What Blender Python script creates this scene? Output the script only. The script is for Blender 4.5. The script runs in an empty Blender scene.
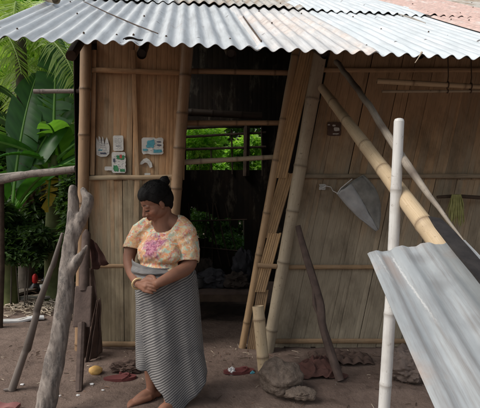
import bpy, bmesh, math, random
import numpy as np
from mathutils import Vector, Matrix, noise
R = math.radians
rnd = random.Random(7)
sc = bpy.context.scene
col = sc.collection

# ------------------------------------------------------------ camera
F = 480.0; CH = 1.5; PITCH = R(3.1)
cam = bpy.data.cameras.new('camera'); camo = bpy.data.objects.new('camera', cam); col.objects.link(camo)
cam.sensor_fit = 'HORIZONTAL'; cam.sensor_width = 36; cam.lens = 36.0
cam.clip_start = .05; cam.clip_end = 600
camo.location = (0, 0, CH); camo.rotation_euler = (R(90)-PITCH, 0, 0)
sc.camera = camo

def ray(px, py):
    x = (px-240)/F; v = -(py-204)/F
    c, s = math.cos(PITCH), math.sin(PITCH)
    return Vector((x, c+v*s, v*c-s))
def at(px, py, Y):
    d = ray(px, py); d = d*(Y/d.y); return Vector((d.x, Y, CH+d.z))
def grd(px, py, z=0.0):
    d = ray(px, py); d = d*((z-CH)/d.z); return Vector((d.x, d.y, z))

# ------------------------------------------------------------ nodes
def newmat(name):
    m = bpy.data.materials.new(name); m.use_nodes = True
    nt = m.node_tree; nt.nodes.clear()
    out = nt.nodes.new('ShaderNodeOutputMaterial')
    b = nt.nodes.new('ShaderNodeBsdfPrincipled')
    nt.links.new(b.outputs[0], out.inputs[0])
    return m, nt, b, out
class N:
    def __init__(s, nt): s.nt = nt
    def n(s, t, **k):
        o = s.nt.nodes.new(t)
        for a, v in k.items(): setattr(o, a, v)
        return o
    def l(s, a, b): s.nt.links.new(a, b)
    def coord(s, kind='Object', scale=(1,1,1), rot=(0,0,0)):
        t = s.n('ShaderNodeTexCoord'); m = s.n('ShaderNodeMapping')
        m.inputs['Scale'].default_value = scale; m.inputs['Rotation'].default_value = rot
        s.l(t.outputs[kind], m.inputs[0]); return m.outputs[0]
    def noise(s, vec, scale=5, detail=4, rough=.55, dist=0):
        o = s.n('ShaderNodeTexNoise'); o.inputs['Scale'].default_value = scale
        o.inputs['Detail'].default_value = detail; o.inputs['Roughness'].default_value = rough
        o.inputs['Distortion'].default_value = dist
        s.l(vec, o.inputs['Vector']); return o.outputs[0]
    def ramp(s, f, stops):
        o = s.n('ShaderNodeValToRGB'); e = o.color_ramp.elements
        while len(e) < len(stops): e.new(.5)
        for i, (p, c) in enumerate(stops):
            e[i].position = p; e[i].color = (*c, 1) if hasattr(c, '__len__') else (c, c, c, 1)
        s.l(f, o.inputs[0]); return o.outputs[0]
    def mix(s, f, a, b, mode='MIX'):
        o = s.n('ShaderNodeMix', data_type='RGBA', blend_type=mode)
        for i, v in ((0, f), (6, a), (7, b)):
            if hasattr(v, 'is_linked'): s.l(v, o.inputs[i])
            elif i == 0: o.inputs[0].default_value = v
            else: o.inputs[i].default_value = (*v, 1) if hasattr(v, '__len__') else (v, v, v, 1)
        return o.outputs[2]
    def math(s, op, a, b=0.0):
        o = s.n('ShaderNodeMath', operation=op)
        for i, v in ((0, a), (1, b)):
            if hasattr(v, 'is_linked'): s.l(v, o.inputs[i])
            else: o.inputs[i].default_value = v
        return o.outputs[0]
    def bump(s, h, b, strength=.3, dist=.01):
        o = s.n('ShaderNodeBump'); o.inputs['Strength'].default_value = strength
        o.inputs['Distance'].default_value = dist
        s.l(h, o.inputs['Height']); s.l(o.outputs[0], b.inputs['Normal']); return o
    def attr(s, name):
        o = s.n('ShaderNodeAttribute', attribute_name=name); return o
    def sep(s, v):
        o = s.n('ShaderNodeSeparateXYZ'); s.l(v, o.inputs[0]); return o.outputs
    def orand(s):
        return s.n('ShaderNodeObjectInfo').outputs['Random']

def mat_plain(name, c1, c2, scale=8, rough=.85, bump=.3, dist=.01, spec=.3, detail=5):
    m, nt, b, _ = newmat(name); n = N(nt)
    v = n.coord('Object'); f = n.noise(v, scale, detail, .6)
    n.l(n.ramp(f, [(.3, c1), (.7, c2)]), b.inputs['Base Color'])
    b.inputs['Roughness'].default_value = rough; b.inputs['Specular IOR Level'].default_value = spec
    if bump: n.bump(n.noise(v, scale*3, 5, .65), b, bump, dist)
    return m

def mat_bamboo(name, c1, c2, dark, stain=(.10,.075,.05), stainamt=.35, rough=.5):
    m, nt, b, _ = newmat(name); n = N(nt)
    uv = n.coord('UV', (9, 1.2, 1)); fine = n.noise(uv, 6, 5, .65)
    big = n.noise(n.coord('Object'), 3.2, 4, .6)
    c = n.mix(n.ramp(fine, [(.3, 0.), (.75, 1.)]), c1, c2)
    st = n.ramp(big, [(.5, 0.), (.72, stainamt)])
    c = n.mix(st, c, stain)
    spots = n.ramp(n.noise(n.coord('Object'), 38, 3, .7), [(.62, 0.), (.70, .55)])
    c = n.mix(spots, c, stain)
    nb = n.attr('band').outputs['Fac']
    c = n.mix(n.math('MULTIPLY', nb, .8), c, dark)
    n.l(c, b.inputs['Base Color']); b.inputs['Roughness'].default_value = rough
    b.inputs['Specular IOR Level'].default_value = .35
    n.bump(fine, b, .25, .003)
    return m

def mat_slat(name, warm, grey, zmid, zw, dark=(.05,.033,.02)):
    """split-bamboo boards: tint per strip, grain along the strip, weathered grey towards the splash zone"""
    m, nt, b, _ = newmat(name); n = N(nt)
    uv = n.coord('UV', (70, 2.2, 1)); grain = n.noise(uv, 3, 6, .7)
    uv2 = n.coord('UV', (9, 1.0, 1)); broad = n.noise(uv2, 1.3, 4, .6)
    geo = n.n('ShaderNodeNewGeometry'); z = n.sep(geo.outputs['Position'])[2]
    h = n.math('MULTIPLY', n.math('SUBTRACT', z, zmid), 1/zw)
    h = n.math('ADD', h, n.math('MULTIPLY', n.math('SUBTRACT', broad, .5), 2.4))
    t = n.attr('tint').outputs['Fac']
    h = n.math('ADD', h, n.math('MULTIPLY', n.math('SUBTRACT', t, .5), .9))
    hr = n.ramp(h, [(.0, 0.), (1., 1.)])
    c = n.mix(hr, grey, warm)
    g = n.ramp(grain, [(.28, .58), (.5, .97), (.75, 1.15)])
    c = n.mix(1., c, g, 'MULTIPLY')
    tt = n.ramp(t, [(0., .78), (1., 1.14)])
    c = n.mix(1., c, tt, 'MULTIPLY')
    crack = n.ramp(n.noise(n.coord('UV', (160, .9, 1)), 2.2, 2, .5), [(.30, 1.), (.36, 0.)])
    c = n.mix(n.math('MULTIPLY', crack, .75), c, dark)
    blot = n.ramp(n.noise(n.coord('Object', (1,1,.55)), 3.6, 6, .68), [(.48, 0.), (.72, .6)])
    c = n.mix(blot, c, dark)
    pale = n.ramp(n.noise(n.coord('Object', (1,1,.35), (0,0,1)), 5.5, 5, .7), [(.55, 0.), (.75, .35)])
    c = n.mix(pale, c, (.42, .36, .27))
    n.l(c, b.inputs['Base Color']); b.inputs['Roughness'].default_value = .7
    b.inputs['Specular IOR Level'].default_value = .2
    n.bump(grain, b, .5, .004)
    return m

def mat_metal(name, base, light, rustc, rustamt, rough=.45, dirt=.25, metallic=.35, drops=False):
    m, nt, b, _ = newmat(name); n = N(nt)
    uv = n.coord('UV', (2.2, .55, 1)); streak = n.noise(uv, 5, 5, .65)
    o = n.coord('Object'); blot = n.noise(o, 2.6, 6, .65)
    c = n.mix(n.ramp(streak, [(.3, 0.), (.7, 1.)]), base, light)
    d = n.ramp(n.noise(n.coord('UV', (24, .9, 1)), 2.2, 6, .72), [(.46, 0.), (.72, dirt*1.7)])
    c = n.mix(d, c, (.20, .18, .165))
    r = n.ramp(blot, [(max(.0, .72-rustamt), 0.), (max(.05, .86-rustamt), 1.)])
    rr = n.ramp(n.noise(o, 17, 5, .7), [(.3, rustc), (.7, tuple(min(1, x*1.9) for x in rustc))])
    c = n.mix(n.math('MULTIPLY', r, .8), c, rr)
    vo = n.n('ShaderNodeTexVoronoi'); vo.inputs['Scale'].default_value = 9.5 if drops else 5.5; n.l(n.coord('UV'), vo.inputs['Vector'])
    sp = n.ramp(vo.outputs['Distance'], [(.12, .38), (.42, 0.)] if drops else [(.045, .85), (.085, 0.)])
    if drops: sp = n.math('MULTIPLY', sp, n.ramp(n.noise(o, 4, 3), [(.42, 0.), (.6, 1.)]))
    c = n.mix(sp, c, (.07, .05, .04))
    if drops:   # old paint runs and a rust stain beside the left edge
        U_ = n.sep(n.coord('UV')); nn_ = n.noise(n.coord('UV', (60, 22, 1)), 2.5, 6, .8)
        uu = n.math('ADD', U_[0], n.math('MULTIPLY', n.math('SUBTRACT', nn_, .5), .022)); vv = U_[1]
        uu = n.math('SUBTRACT', uu, n.math('MULTIPLY', n.math('SUBTRACT', vv, 5.7), .06))
        def near(x, wd): return n.ramp(n.math('ABSOLUTE', n.math('SUBTRACT', uu, x)), [(wd*.6, 1.), (wd, 0.)])
        fade = n.ramp(n.math('SUBTRACT', vv, 5.7), [(.03, 0.), (.06, 1.), (.30, .9), (.42, 0.)])
        fad2 = n.ramp(n.math('SUBTRACT', vv, 5.7), [(.02, 0.), (.05, .7), (.14, .6), (.24, 0.)])
        c = n.mix(n.math('MULTIPLY', near(9.9+.045, .016), fad2), c, (.30, .235, .20))
        c = n.mix(n.math('MULTIPLY', near(9.9+.064, .0034), fade), c, (.56, .56, .55))
        c = n.mix(n.math('MULTIPLY', near(9.9+.024, .0030), fad2), c, (.52, .52, .51))
    n.l(c, b.inputs['Base Color'])
    b.inputs['Roughness'].default_value = rough; b.inputs['Metallic'].default_value = metallic
    n.l(n.ramp(r, [(0., rough), (1., .9)]), b.inputs['Roughness'])
    n.bump(n.noise(o, 9, 4, .6), b, .12, .01)
    return m

def mat_leaf(name, c1, c2, rough=.45, trans=.35, attrv=True):
    m, nt, b, out = newmat(name); n = N(nt)
    f = n.attr('tint').outputs['Fac']
    o = n.noise(n.coord('Object'), 1.7, 3, .6)
    f2 = n.math('ADD', n.math('MULTIPLY', f, .65), n.math('MULTIPLY', o, .35))
    c = n.ramp(f2, [(.12, c1), (.85, c2)])
    n.l(c, b.inputs['Base Color']); b.inputs['Roughness'].default_value = rough
    b.inputs['Specular IOR Level'].default_value = .35
    tr = n.n('ShaderNodeBsdfTranslucent')
    n.l(n.mix(1., c, (1.3, 1.5, .5), 'MULTIPLY'), tr.inputs[0])
    mx = n.n('ShaderNodeMixShader'); mx.inputs[0].default_value = trans
    n.l(b.outputs[0], mx.inputs[1]); n.l(tr.outputs[0], mx.inputs[2]); n.l(mx.outputs[0], out.inputs[0])
    return m

M = {}
M['bam_tan'] = mat_bamboo('bamboo_tan', (.30,.19,.10), (.42,.29,.17), (.09,.055,.03))
M['bam_brown'] = mat_bamboo('bamboo_brown', (.26,.16,.09), (.38,.25,.15), (.06,.035,.02))
M['bam_grey'] = mat_bamboo('bamboo_weathered', (.33,.27,.19), (.46,.39,.29), (.12,.09,.06))
M['bam_yellow'] = mat_bamboo('bamboo_yellow', (.46,.34,.20), (.62,.50,.35), (.16,.10,.06), stain=(.22,.15,.09), stainamt=.4)
M['bam_white'] = mat_bamboo('bamboo_bleached', (.58,.57,.55), (.74,.74,.72), (.34,.31,.28), stain=(.27,.235,.20), stainamt=.6)
M['bam_pole'] = mat_bamboo('bamboo_pole_grey', (.17,.135,.105), (.40,.36,.30), (.07,.05,.04), stain=(.05,.04,.035), stainamt=.7)
M['bam_dark'] = mat_bamboo('bamboo_dark', (.05,.037,.03), (.09,.07,.055), (.03,.02,.015))  # very dark bamboo for rafters and inner beams
M['slat_left'] = mat_slat('slats_left', (.45,.265,.14), (.40,.33,.225), 1.05, .9)
M['slat_right'] = mat_slat('slats_right', (.45,.305,.18), (.38,.32,.235), 1.15, .9)
M['slat_post'] = mat_slat('slats_post', (.52,.34,.175), (.40,.27,.16), .6, 1.0)
M['slat_dark'] = mat_slat('slats_shade_dark', (.022,.016,.012), (.02,.016,.013), 1.0, 1.0)  # inner strips darkened so their colour carries the hut's indoor shade
M['wood_dark'] = mat_plain('old_dark_wood', (.045,.030,.022), (.10,.07,.05), 9, .85, .5)
M['wood_black'] = mat_plain('black_wood', (.012,.010,.010), (.035,.03,.028), 14, .8, .5)
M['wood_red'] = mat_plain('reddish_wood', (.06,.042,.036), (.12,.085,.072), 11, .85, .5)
M['wood_board'] = mat_plain('weathered_board', (.26,.23,.20), (.40,.37,.33), 12, .85, .4)
M['rag'] = mat_plain('rust_red_cloth', (.065,.033,.028), (.125,.06,.05), 14, .95, .5)
M['rag_dark'] = mat_plain('dark_brown_cloth', (.065,.042,.034), (.12,.08,.065), 10, .95, .6)
M['sack'] = mat_plain('earthy_sack', (.12,.092,.074), (.24,.19,.155), 26, .95, .9, .02)
M['stone'] = mat_plain('stone', (.10,.075,.065), (.19,.15,.13), 9, .9, .6)
M['stone_grey'] = mat_plain('grey_stone', (.14,.13,.12), (.28,.26,.24), 9, .9, .6)
M['yellow'] = mat_plain('yellow_fruit', (.50,.28,.08), (.68,.45,.17), 12, .6, .3, .004)
M['red'] = mat_plain('red_plastic', (.38,.015,.015), (.5,.03,.03), 6, .4, 0)
M['maroon'] = mat_plain('maroon_rubber', (.10,.028,.028), (.16,.05,.048), 12, .7, .2)
M['pink'] = mat_plain('pink_plastic', (.22,.09,.085), (.32,.15,.14), 6, .6, .2)
M['white'] = mat_plain('white_plastic', (.55,.55,.55), (.72,.72,.72), 6, .5, 0)
M['black'] = mat_plain('black_plastic', (.015,.015,.018), (.04,.04,.045), 6, .4, 0)
M['paper'] = mat_plain('white_paper', (.42,.42,.40), (.62,.62,.60), 22, .9, .1)
M['paper_blue'] = mat_plain('blue_print', (.05,.22,.30), (.12,.38,.45), 30, .8, 0)
M['paper_green'] = mat_plain('green_print', (.02,.13,.06), (.07,.27,.12), 30, .8, 0)
M['paper_red'] = mat_plain('red_print', (.30,.05,.04), (.45,.10,.08), 30, .8, 0)
M['paper_ink'] = mat_plain('dark_print', (.05,.06,.09), (.10,.11,.16), 30, .8, 0)
M['bag'] = mat_plain('grey_plastic_sheet', (.28,.29,.30), (.48,.49,.50), 7, .45, .3)
M['bag_net'] = mat_plain('dirty_grey_net', (.17,.17,.16), (.30,.30,.28), 14, .8, .6)
M['greencloth'] = mat_plain('yellow_green_cloth', (.24,.25,.08), (.42,.42,.18), 18, .9, .4)
M['wire'] = mat_plain('wire', (.10,.10,.10), (.2,.2,.2), 10, .5, 0)
M['bangle'] = mat_plain('cream_bangle', (.62,.45,.22), (.72,.55,.30), 6, .3, 0, spec=.6)
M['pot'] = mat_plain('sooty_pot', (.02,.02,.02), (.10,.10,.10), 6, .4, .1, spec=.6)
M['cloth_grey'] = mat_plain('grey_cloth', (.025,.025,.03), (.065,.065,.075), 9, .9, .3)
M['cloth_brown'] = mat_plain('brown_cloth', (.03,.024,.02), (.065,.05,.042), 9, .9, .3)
M['tin_l'] = mat_metal('zinc_grey', (.46,.49,.50), (.68,.71,.72), (.20,.10,.07), .08)
M['tin_m'] = mat_metal('zinc_bright', (.56,.60,.62), (.78,.82,.84), (.24,.13,.09), .10)
M['tin_w'] = mat_metal('zinc_pale', (.62,.68,.70), (.84,.88,.90), (.30,.18,.12), .04, dirt=.15)
M['tin_b'] = mat_metal('zinc_stained', (.62,.61,.59), (.78,.78,.77), (.42,.37,.34), .24, dirt=.3)
M['tin_g'] = mat_metal('zinc_mossy', (.42,.40,.35), (.60,.57,.52), (.17,.12,.08), .24, dirt=.45, metallic=.1)
M['tin_r'] = mat_metal('zinc_rusty', (.60,.54,.50), (.78,.74,.70), (.36,.24,.21), .42, rough=.7, dirt=.3, metallic=.1)
M['tin_loose'] = mat_metal('zinc_loose', (.27,.29,.30), (.42,.445,.455), (.22,.165,.135), .15, rough=.42, dirt=.5, metallic=.2, drops=True)
M['tin_under'] = mat_plain('zinc_shade_dark', (.018,.017,.018), (.045,.042,.042), 5, .8, .1)  # roof underside darkened to paint in indoor shade; the dark flap shares it
M['ban1'] = mat_leaf('banana_green', (.022,.075,.02), (.055,.17,.035), .38, .3)
M['ban2'] = mat_leaf('banana_light', (.10,.24,.04), (.22,.42,.10), .4, .45)
M['ban_y'] = mat_leaf('banana_yellow', (.35,.24,.03), (.60,.42,.05), .6, .35)
M['palm'] = mat_leaf('palm_leaf', (.18,.30,.06), (.45,.56,.18), .4, .4)
M['palm_pale'] = mat_leaf('palm_pale', (.34,.42,.20), (.66,.74,.46), .4, .4)
M['bush'] = mat_leaf('bush_dark', (.022,.048,.016), (.085,.15,.045), .5, .35)
M['bush_l'] = mat_leaf('bush_brightened', (.20,.38,.07), (.48,.66,.22), .5, .55)  # leaf colour lightened to stand in for daylight, mainly behind the window
M['bush_m'] = mat_leaf('bush_mid', (.025,.07,.015), (.10,.21,.04), .5, .35)
M['bark'] = mat_plain('bark', (.06,.05,.04), (.14,.12,.10), 8, .95, .7)
M['bstem'] = mat_plain('banana_stem', (.07,.09,.03), (.20,.22,.09), 5, .7, .3)
M['husk'] = mat_plain('dry_husk', (.13,.075,.05), (.26,.16,.11), 9, .9, .5)
M['straw'] = mat_plain('dry_bamboo_chips', (.36,.29,.21), (.60,.52,.42), 20, .85, .2)

# grey weathered trunk with pale and dark lichen patches
m, nt, b, _ = newmat('weathered_trunk'); n = N(nt)
o = n.coord('Object'); g = n.noise(n.coord('UV', (6, 1.3, 1)), 5, 6, .7)
c = n.ramp(g, [(.28, (.10,.08,.07)), (.5, (.24,.205,.18)), (.72, (.38,.335,.30))])
p = n.ramp(n.noise(n.coord('Object', (1,1,.45)), 17, 7, .75, .1), [(.50, 0.), (.62, .8)])
c = n.mix(p, c, (.095, .085, .08)); n.l(c, b.inputs['Base Color']); b.inputs['Roughness'].default_value = .9
n.bump(n.math('ADD', g, p), b, .5, .01); M['trunk'] = m

# bare earth
m, nt, b, _ = newmat('earth'); n = N(nt)
o = n.coord('Object'); a = n.noise(o, 1.1, 6, .6); d = n.noise(o, 14, 7, .7); e = n.noise(o, 60, 4, .7)
c = n.ramp(a, [(.3, (.135,.095,.078)), (.7, (.235,.175,.145))])
c = n.mix(1., c, n.ramp(d, [(.25, .62), (.5, 1.), (.8, 1.25)]), 'MULTIPLY')
c = n.mix(n.ramp(e, [(.63, 0.), (.74, .5)]), c, (.38, .31, .26))
c = n.mix(n.ramp(n.noise(o, 5, 5, .65), [(.55, 0.), (.7, .5)]), c, (.085, .06, .05))
n.l(c, b.inputs['Base Color']); b.inputs['Roughness'].default_value = .95; b.inputs['Specular IOR Level'].default_value = .15
n.bump(n.math('ADD', d, n.math('MULTIPLY', e, .4)), b, .8, .025); M['earth'] = m

# skin (vertex colour 'paint' holds lips / brows / nails)
m, nt, b, _ = newmat('skin'); n = N(nt)
pc = n.attr('paint').outputs['Color']
f = n.noise(n.coord('Object'), 14, 4, .6)
c = n.mix(1., pc, n.ramp(f, [(.3, .85), (.7, 1.12)]), 'MULTIPLY')
n.l(c, b.inputs['Base Color']); b.inputs['Roughness'].default_value = .58; b.inputs['Specular IOR Level'].default_value = .3
b.inputs['Subsurface Weight'].default_value = .08; b.inputs['Subsurface Radius'].default_value = (.02,.008,.004)
n.bump(n.noise(n.coord('Object'), 120, 3, .6), b, .12, .002); M['skin'] = m

m, nt, b, _ = newmat('black_hair'); n = N(nt)
f = n.noise(n.coord('Object', (30, 30, 160)), 3, 4, .6)
n.l(n.ramp(f, [(.3, (.003,.003,.003)), (.7, (.012,.011,.011))]), b.inputs['Base Color'])
b.inputs['Roughness'].default_value = .6; b.inputs['Specular IOR Level'].default_value = .15; n.bump(f, b, .7, .006); M['hair'] = m

# floral blouse: cream with orange, pink, purple and mint blotches
m, nt, b, _ = newmat('floral_cloth'); n = N(nt)
o = n.coord('Object')
def blob(scale, off, lo, hi, dist=1.2):
    t = n.n('ShaderNodeTexCoord'); mp = n.n('ShaderNodeMapping'); mp.inputs['Location'].default_value = off
    n.l(t.outputs['Object'], mp.inputs[0]); return n.ramp(n.noise(mp.outputs[0], scale, 4, .6, dist), [(lo, 0.), (hi, 1.)])
c = n.mix(blob(15, (0,0,0), .40, .58), (.66,.52,.34), (.62,.38,.20))
c = n.mix(n.math('MULTIPLY', blob(22, (3,1,2), .50, .60), .8), c, (.68,.26,.12))
c = n.mix(n.math('MULTIPLY', blob(27, (7,5,1), .54, .62), .8), c, (.52,.18,.20))
c = n.mix(n.math('MULTIPLY', blob(19, (2,8,5), .53, .60), .8), c, (.36,.55,.46))
c = n.mix(blob(36, (5,8,9), .56, .63), c, (.70,.62,.52))
# violet centre of the print on the chest
vm = n.n('ShaderNodeVectorMath', operation='DISTANCE'); n.l(o, vm.inputs[0]); M['_shirt_c'] = vm
k = n.math('ADD', n.math('MULTIPLY', vm.outputs['Value'], 4.8), n.math('MULTIPLY', n.noise(o, 14, 3, .6, 1.5), 1.0))
vio = n.ramp(k, [(.78, 1.), (1.12, 0.)])
vcol = n.mix(blob(38, (1,3,3), .44, .55), (.52,.24,.33), (.26,.06,.15))
c = n.mix(n.math('MULTIPLY', vio, .9), c, vcol)
n.l(c, b.inputs['Base Color']); b.inputs['Roughness'].default_value = .85; b.inputs['Specular IOR Level'].default_value = .15
n.bump(n.noise(o, 7, 3, .6, 1.), b, .55, .03); M['shirt'] = m

# striped sarong: stripe coordinate is v of the UV map
m, nt, b, _ = newmat('striped_cloth'); n = N(nt)
uv = n.sep(n.coord('UV'))
wob = n.math('MULTIPLY', n.noise(n.coord('Object'), 5, 3, .6), .022)
s = n.math('FRACT', n.math('MULTIPLY', n.math('ADD', uv[1], wob), 1/.0128))
tri = n.math('ABSOLUTE', n.math('SUBTRACT', s, .5))
st = n.ramp(tri, [(.15, 0.), (.34, 1.)])
c = n.mix(st, (.085,.083,.086), (.32,.31,.30))
blt = n.ramp(n.noise(n.coord('Object'), 7, 3, .6), [(.50, 0.), (.68, .45)])
c = n.mix(blt, c, (.075, .078, .09))
n.l(c, b.inputs['Base Color']); b.inputs['Roughness'].default_value = .9; b.inputs['Specular IOR Level'].default_value = .1
n.bump(n.noise(n.coord('Object'), 9, 3, .6), b, .35, .02); M['sarong'] = m

# ------------------------------------------------------------ object helpers
def root(name, label=None, cat=None, loc=(0,0,0), group=None):
    o = bpy.data.objects.new(name, None); col.objects.link(o); o.location = loc; o.empty_display_size = .1
    if label: o['label'] = label
    if cat: o['category'] = cat
    if group: o['group'] = group
    return o
def tag(o, label=None, cat=None, group=None, kind=None):
    if label: o['label'] = label
    if cat: o['category'] = cat
    if group: o['group'] = group
    if kind: o['kind'] = kind
    return o
def wloc(p):
    v = Vector(p.location)
    while p.parent: p = p.parent; v += Vector(p.location)
    return v

class MB:
    """collects geometry in world coordinates; build() links it as one mesh object"""
    def __init__(s): s.v = []; s.f = []; s.uv = []; s.a = []; s.mi = []; s.cur = 0
    def add(s, vs, fs, uvs=None, att=None):
        o = len(s.v); s.v += [tuple(x) for x in vs]
        s.a += (list(att) if att is not None else [0.0]*len(vs))
        s.uv += (list(uvs) if uvs is not None else [(x[0], x[2]) for x in vs])
        for f in fs: s.f.append(tuple(i+o for i in f)); s.mi.append(s.cur)
    def tube(s, pts, rad, seg=12, att=None, cap=True, vs0=0.0, wob=0.0, seed=0, squash=None):
        pts = [Vector(p) for p in pts]; n = len(pts)
        if not hasattr(rad, '__len__'): rad = [rad]*n
        V = []; U = []; A = []; Fs = []
        t0 = (pts[1]-pts[0]).normalized()
        up = Vector((0,0,1)) if abs(t0.z) < .9 else Vector((0,1,0))
        x = t0.cross(up).normalized(); L = vs0
        for i, p in enumerate(pts):
            t = (pts[min(i+1,n-1)]-pts[max(i-1,0)]).normalized()
            x = (x - t*x.dot(t)).normalized(); y = t.cross(x)
            if i: L += (pts[i]-pts[i-1]).length
            for k in range(seg):
                a = 2*math.pi*k/seg
                r = rad[i]
                if wob: r *= 1+wob*noise.noise(Vector((math.cos(a)*1.3+seed*7.1, math.sin(a)*1.3, L*6)))
                q = squash if squash else 1.0
                V.append(p + x*math.cos(a)*r + y*math.sin(a)*r*q)
                U.append((k/seg, L)); A.append(att[i] if att else 0.0)
        for i in range(n-1):
            for k in range(seg):
                k2 = (k+1) % seg
                Fs.append((i*seg+k, i*seg+k2, (i+1)*seg+k2, (i+1)*seg+k))
        if cap:
            Fs.append(tuple(range(seg-1, -1, -1))); Fs.append(tuple(range((n-1)*seg, n*seg)))
        s.add(V, Fs, U, A)
    def bamboo(s, a, b, r0, r1=None, seg=16, gap=.33, seed=0, bow=0.0, hollow=True):
        a = Vector(a); b = Vector(b); r1 = r1 or r0
        rr = random.Random(seed*13+5); L = (b-a).length
        ts = [0.0]; 
        x = rr.uniform(.25, .9)*gap; nodes = []
        while x < L-.03: nodes.append(x); x += gap*rr.uniform(.68, 1.3)
        st = [(0, 0, 1.0), (L, 0, 1.0)]
        for q in nodes: st += [(q-.02, 0, 1.0), (q-.006, .5, 1.05), (q, 1, 1.085), (q+.006, .5, 1.05), (q+.02, 0, .99)]
        k = int(L/.12)
        for i in range(1, k): 
            q = L*i/k
            if all(abs(q-z) > .03 for z in nodes): st.append((q, 0, .985))
        st.sort(); st = [z for z in st if 0 <= z[0] <= L]
        side = (b-a).cross(Vector((0,0,1)))
        side = side.normalized() if side.length > 1e-4 else Vector((1,0,0))
        P = [a.lerp(b, z[0]/L)+side*bow*math.sin(math.pi*z[0]/L)+Vector((0,0,-abs(bow)*.5*math.sin(math.pi*z[0]/L))) for z in st]
        RD = [(r0+(r1-r0)*z[0]/L)*z[2]*(1+.02*math.sin(z[0]*9+seed)) for z in st]
        s.tube(P, RD, seg, [z[1] for z in st], cap=not hollow, vs0=seed*1.7)
        if hollow:
            for (c, d, r) in ((a, (b-a).normalized(), r0), (b, (a-b).normalized(), r1)):
                s.tube([c, c+d*.03], [r*.99, r*.78], seg, [0,.6], cap=False, vs0=seed)
                s.tube([c+d*.028, c+d*.03], [r*.8, r*.78], seg, [1,1], cap=True, vs0=seed)
    def box(s, c, ax, ay, az, att=0.0, uvo=(0,0)):
        c = Vector(c); ax = Vector(ax); ay = Vector(ay); az = Vector(az)
        V = [c+ax*i+ay*j+az*k for i in (-1,1) for j in (-1,1) for k in (-1,1)]
        Fs = [(0,1,3,2),(4,6,7,5),(0,4,5,1),(2,3,7,6),(0,2,6,4),(1,5,7,3)]
        U = [(uvo[0]+i*ax.length, uvo[1]+k*az.length) for i in (-1,1) for j in (-1,1) for k in (-1,1)]
        s.add(V, Fs, U, [att]*8)
    def strip(s, bl, br, tl, tr, nrm, th, att, uo):
        """thin strip from bottom-left.. corners, thickness th behind nrm; long grain in v"""
        nrm = Vector(nrm)*th; P = [Vector(x) for x in (bl, br, tr, tl)]
        w = (P[1]-P[0]).length; L = (P[3]-P[0]).length
        V = []; U = []; A = []; K = 6
        cs = [(0, 0), (w*.25, .0016), (w*.75, .0016), (w, 0)]
        for i in range(K+1):
            f = i/K; l = P[0].lerp(P[3], f); r = P[1].lerp(P[2], f)
            for (c, h) in cs:
                V.append(l.lerp(r, c/max(w, 1e-6))+Vector(nrm).normalized()*h); U.append((uo+c, f*L+uo*3.7)); A.append(att)
            V += [r-nrm, l-nrm]; U += [(uo+w, f*L), (uo, f*L)]; A += [att, att]
        Fs = []
        for i in range(K):
            a = i*6
            for k in range(6):
                k2 = (k+1) % 6; Fs.append((a+k, a+k2, a+6+k2, a+6+k))
        Fs.append((5,4,3,2,1,0)); Fs.append(tuple(K*6+k for k in range(6)))
        s.add(V, Fs, U, A)
    def grid(s, fn, nu, nv, closed=False, att=None, uvf=None):
        V = []; U = []; A = []; Fs = []
        for i in range(nu+1):
            for j in range(nv+1):
                u, v = i/nu, j/nv; V.append(fn(u, v)); U.append(uvf(u, v) if uvf else (u, v)); A.append(att(u, v) if att else 0.0)
        for i in range(nu):
            for j in range(nv):
                a = i*(nv+1)+j; Fs.append((a, a+nv+1, a+nv+2, a+1))
        s.add(V, Fs, U, A)
    def build(s, name, mat, parent=None, smooth=True, sharp=40, solid=0.0):
        me = bpy.data.meshes.new(name)
        off = wloc(parent) if parent else Vector((0,0,0))
        if not parent:
            arr = np.array(s.v); off = Vector(((arr[:,0].min()+arr[:,0].max())/2, (arr[:,1].min()+arr[:,1].max())/2, arr[:,2].min()))
        me.from_pydata([(x-off.x, y-off.y, z-off.z) for x, y, z in s.v], [], s.f)
        ul = me.uv_layers.new(name='UVMap')
        li = np.zeros(len(me.loops), dtype=np.int32); me.loops.foreach_get('vertex_index', li)
        ul.data.foreach_set('uv', np.array(s.uv, dtype=np.float32)[li].ravel())
        for an in ('band', 'tint'):
            at_ = me.attributes.new(an, 'FLOAT', 'POINT'); at_.data.foreach_set('value', np.array(s.a, dtype=np.float32))
        mats = mat if isinstance(mat, list) else [mat]
        for q in mats: me.materials.append(q)
        me.polygons.foreach_set('material_index', s.mi)
        me.polygons.foreach_set('use_smooth', [smooth]*len(me.polygons))
        me.update()
        if smooth and sharp: me.set_sharp_from_angle(angle=R(sharp))
        o = bpy.data.objects.new(name, me); col.objects.link(o)
        if parent: o.parent = parent
        else: o.location = off
        if solid:
            md = o.modifiers.new('solid', 'SOLIDIFY'); md.thickness = solid; md.offset = 0
        return o

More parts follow.
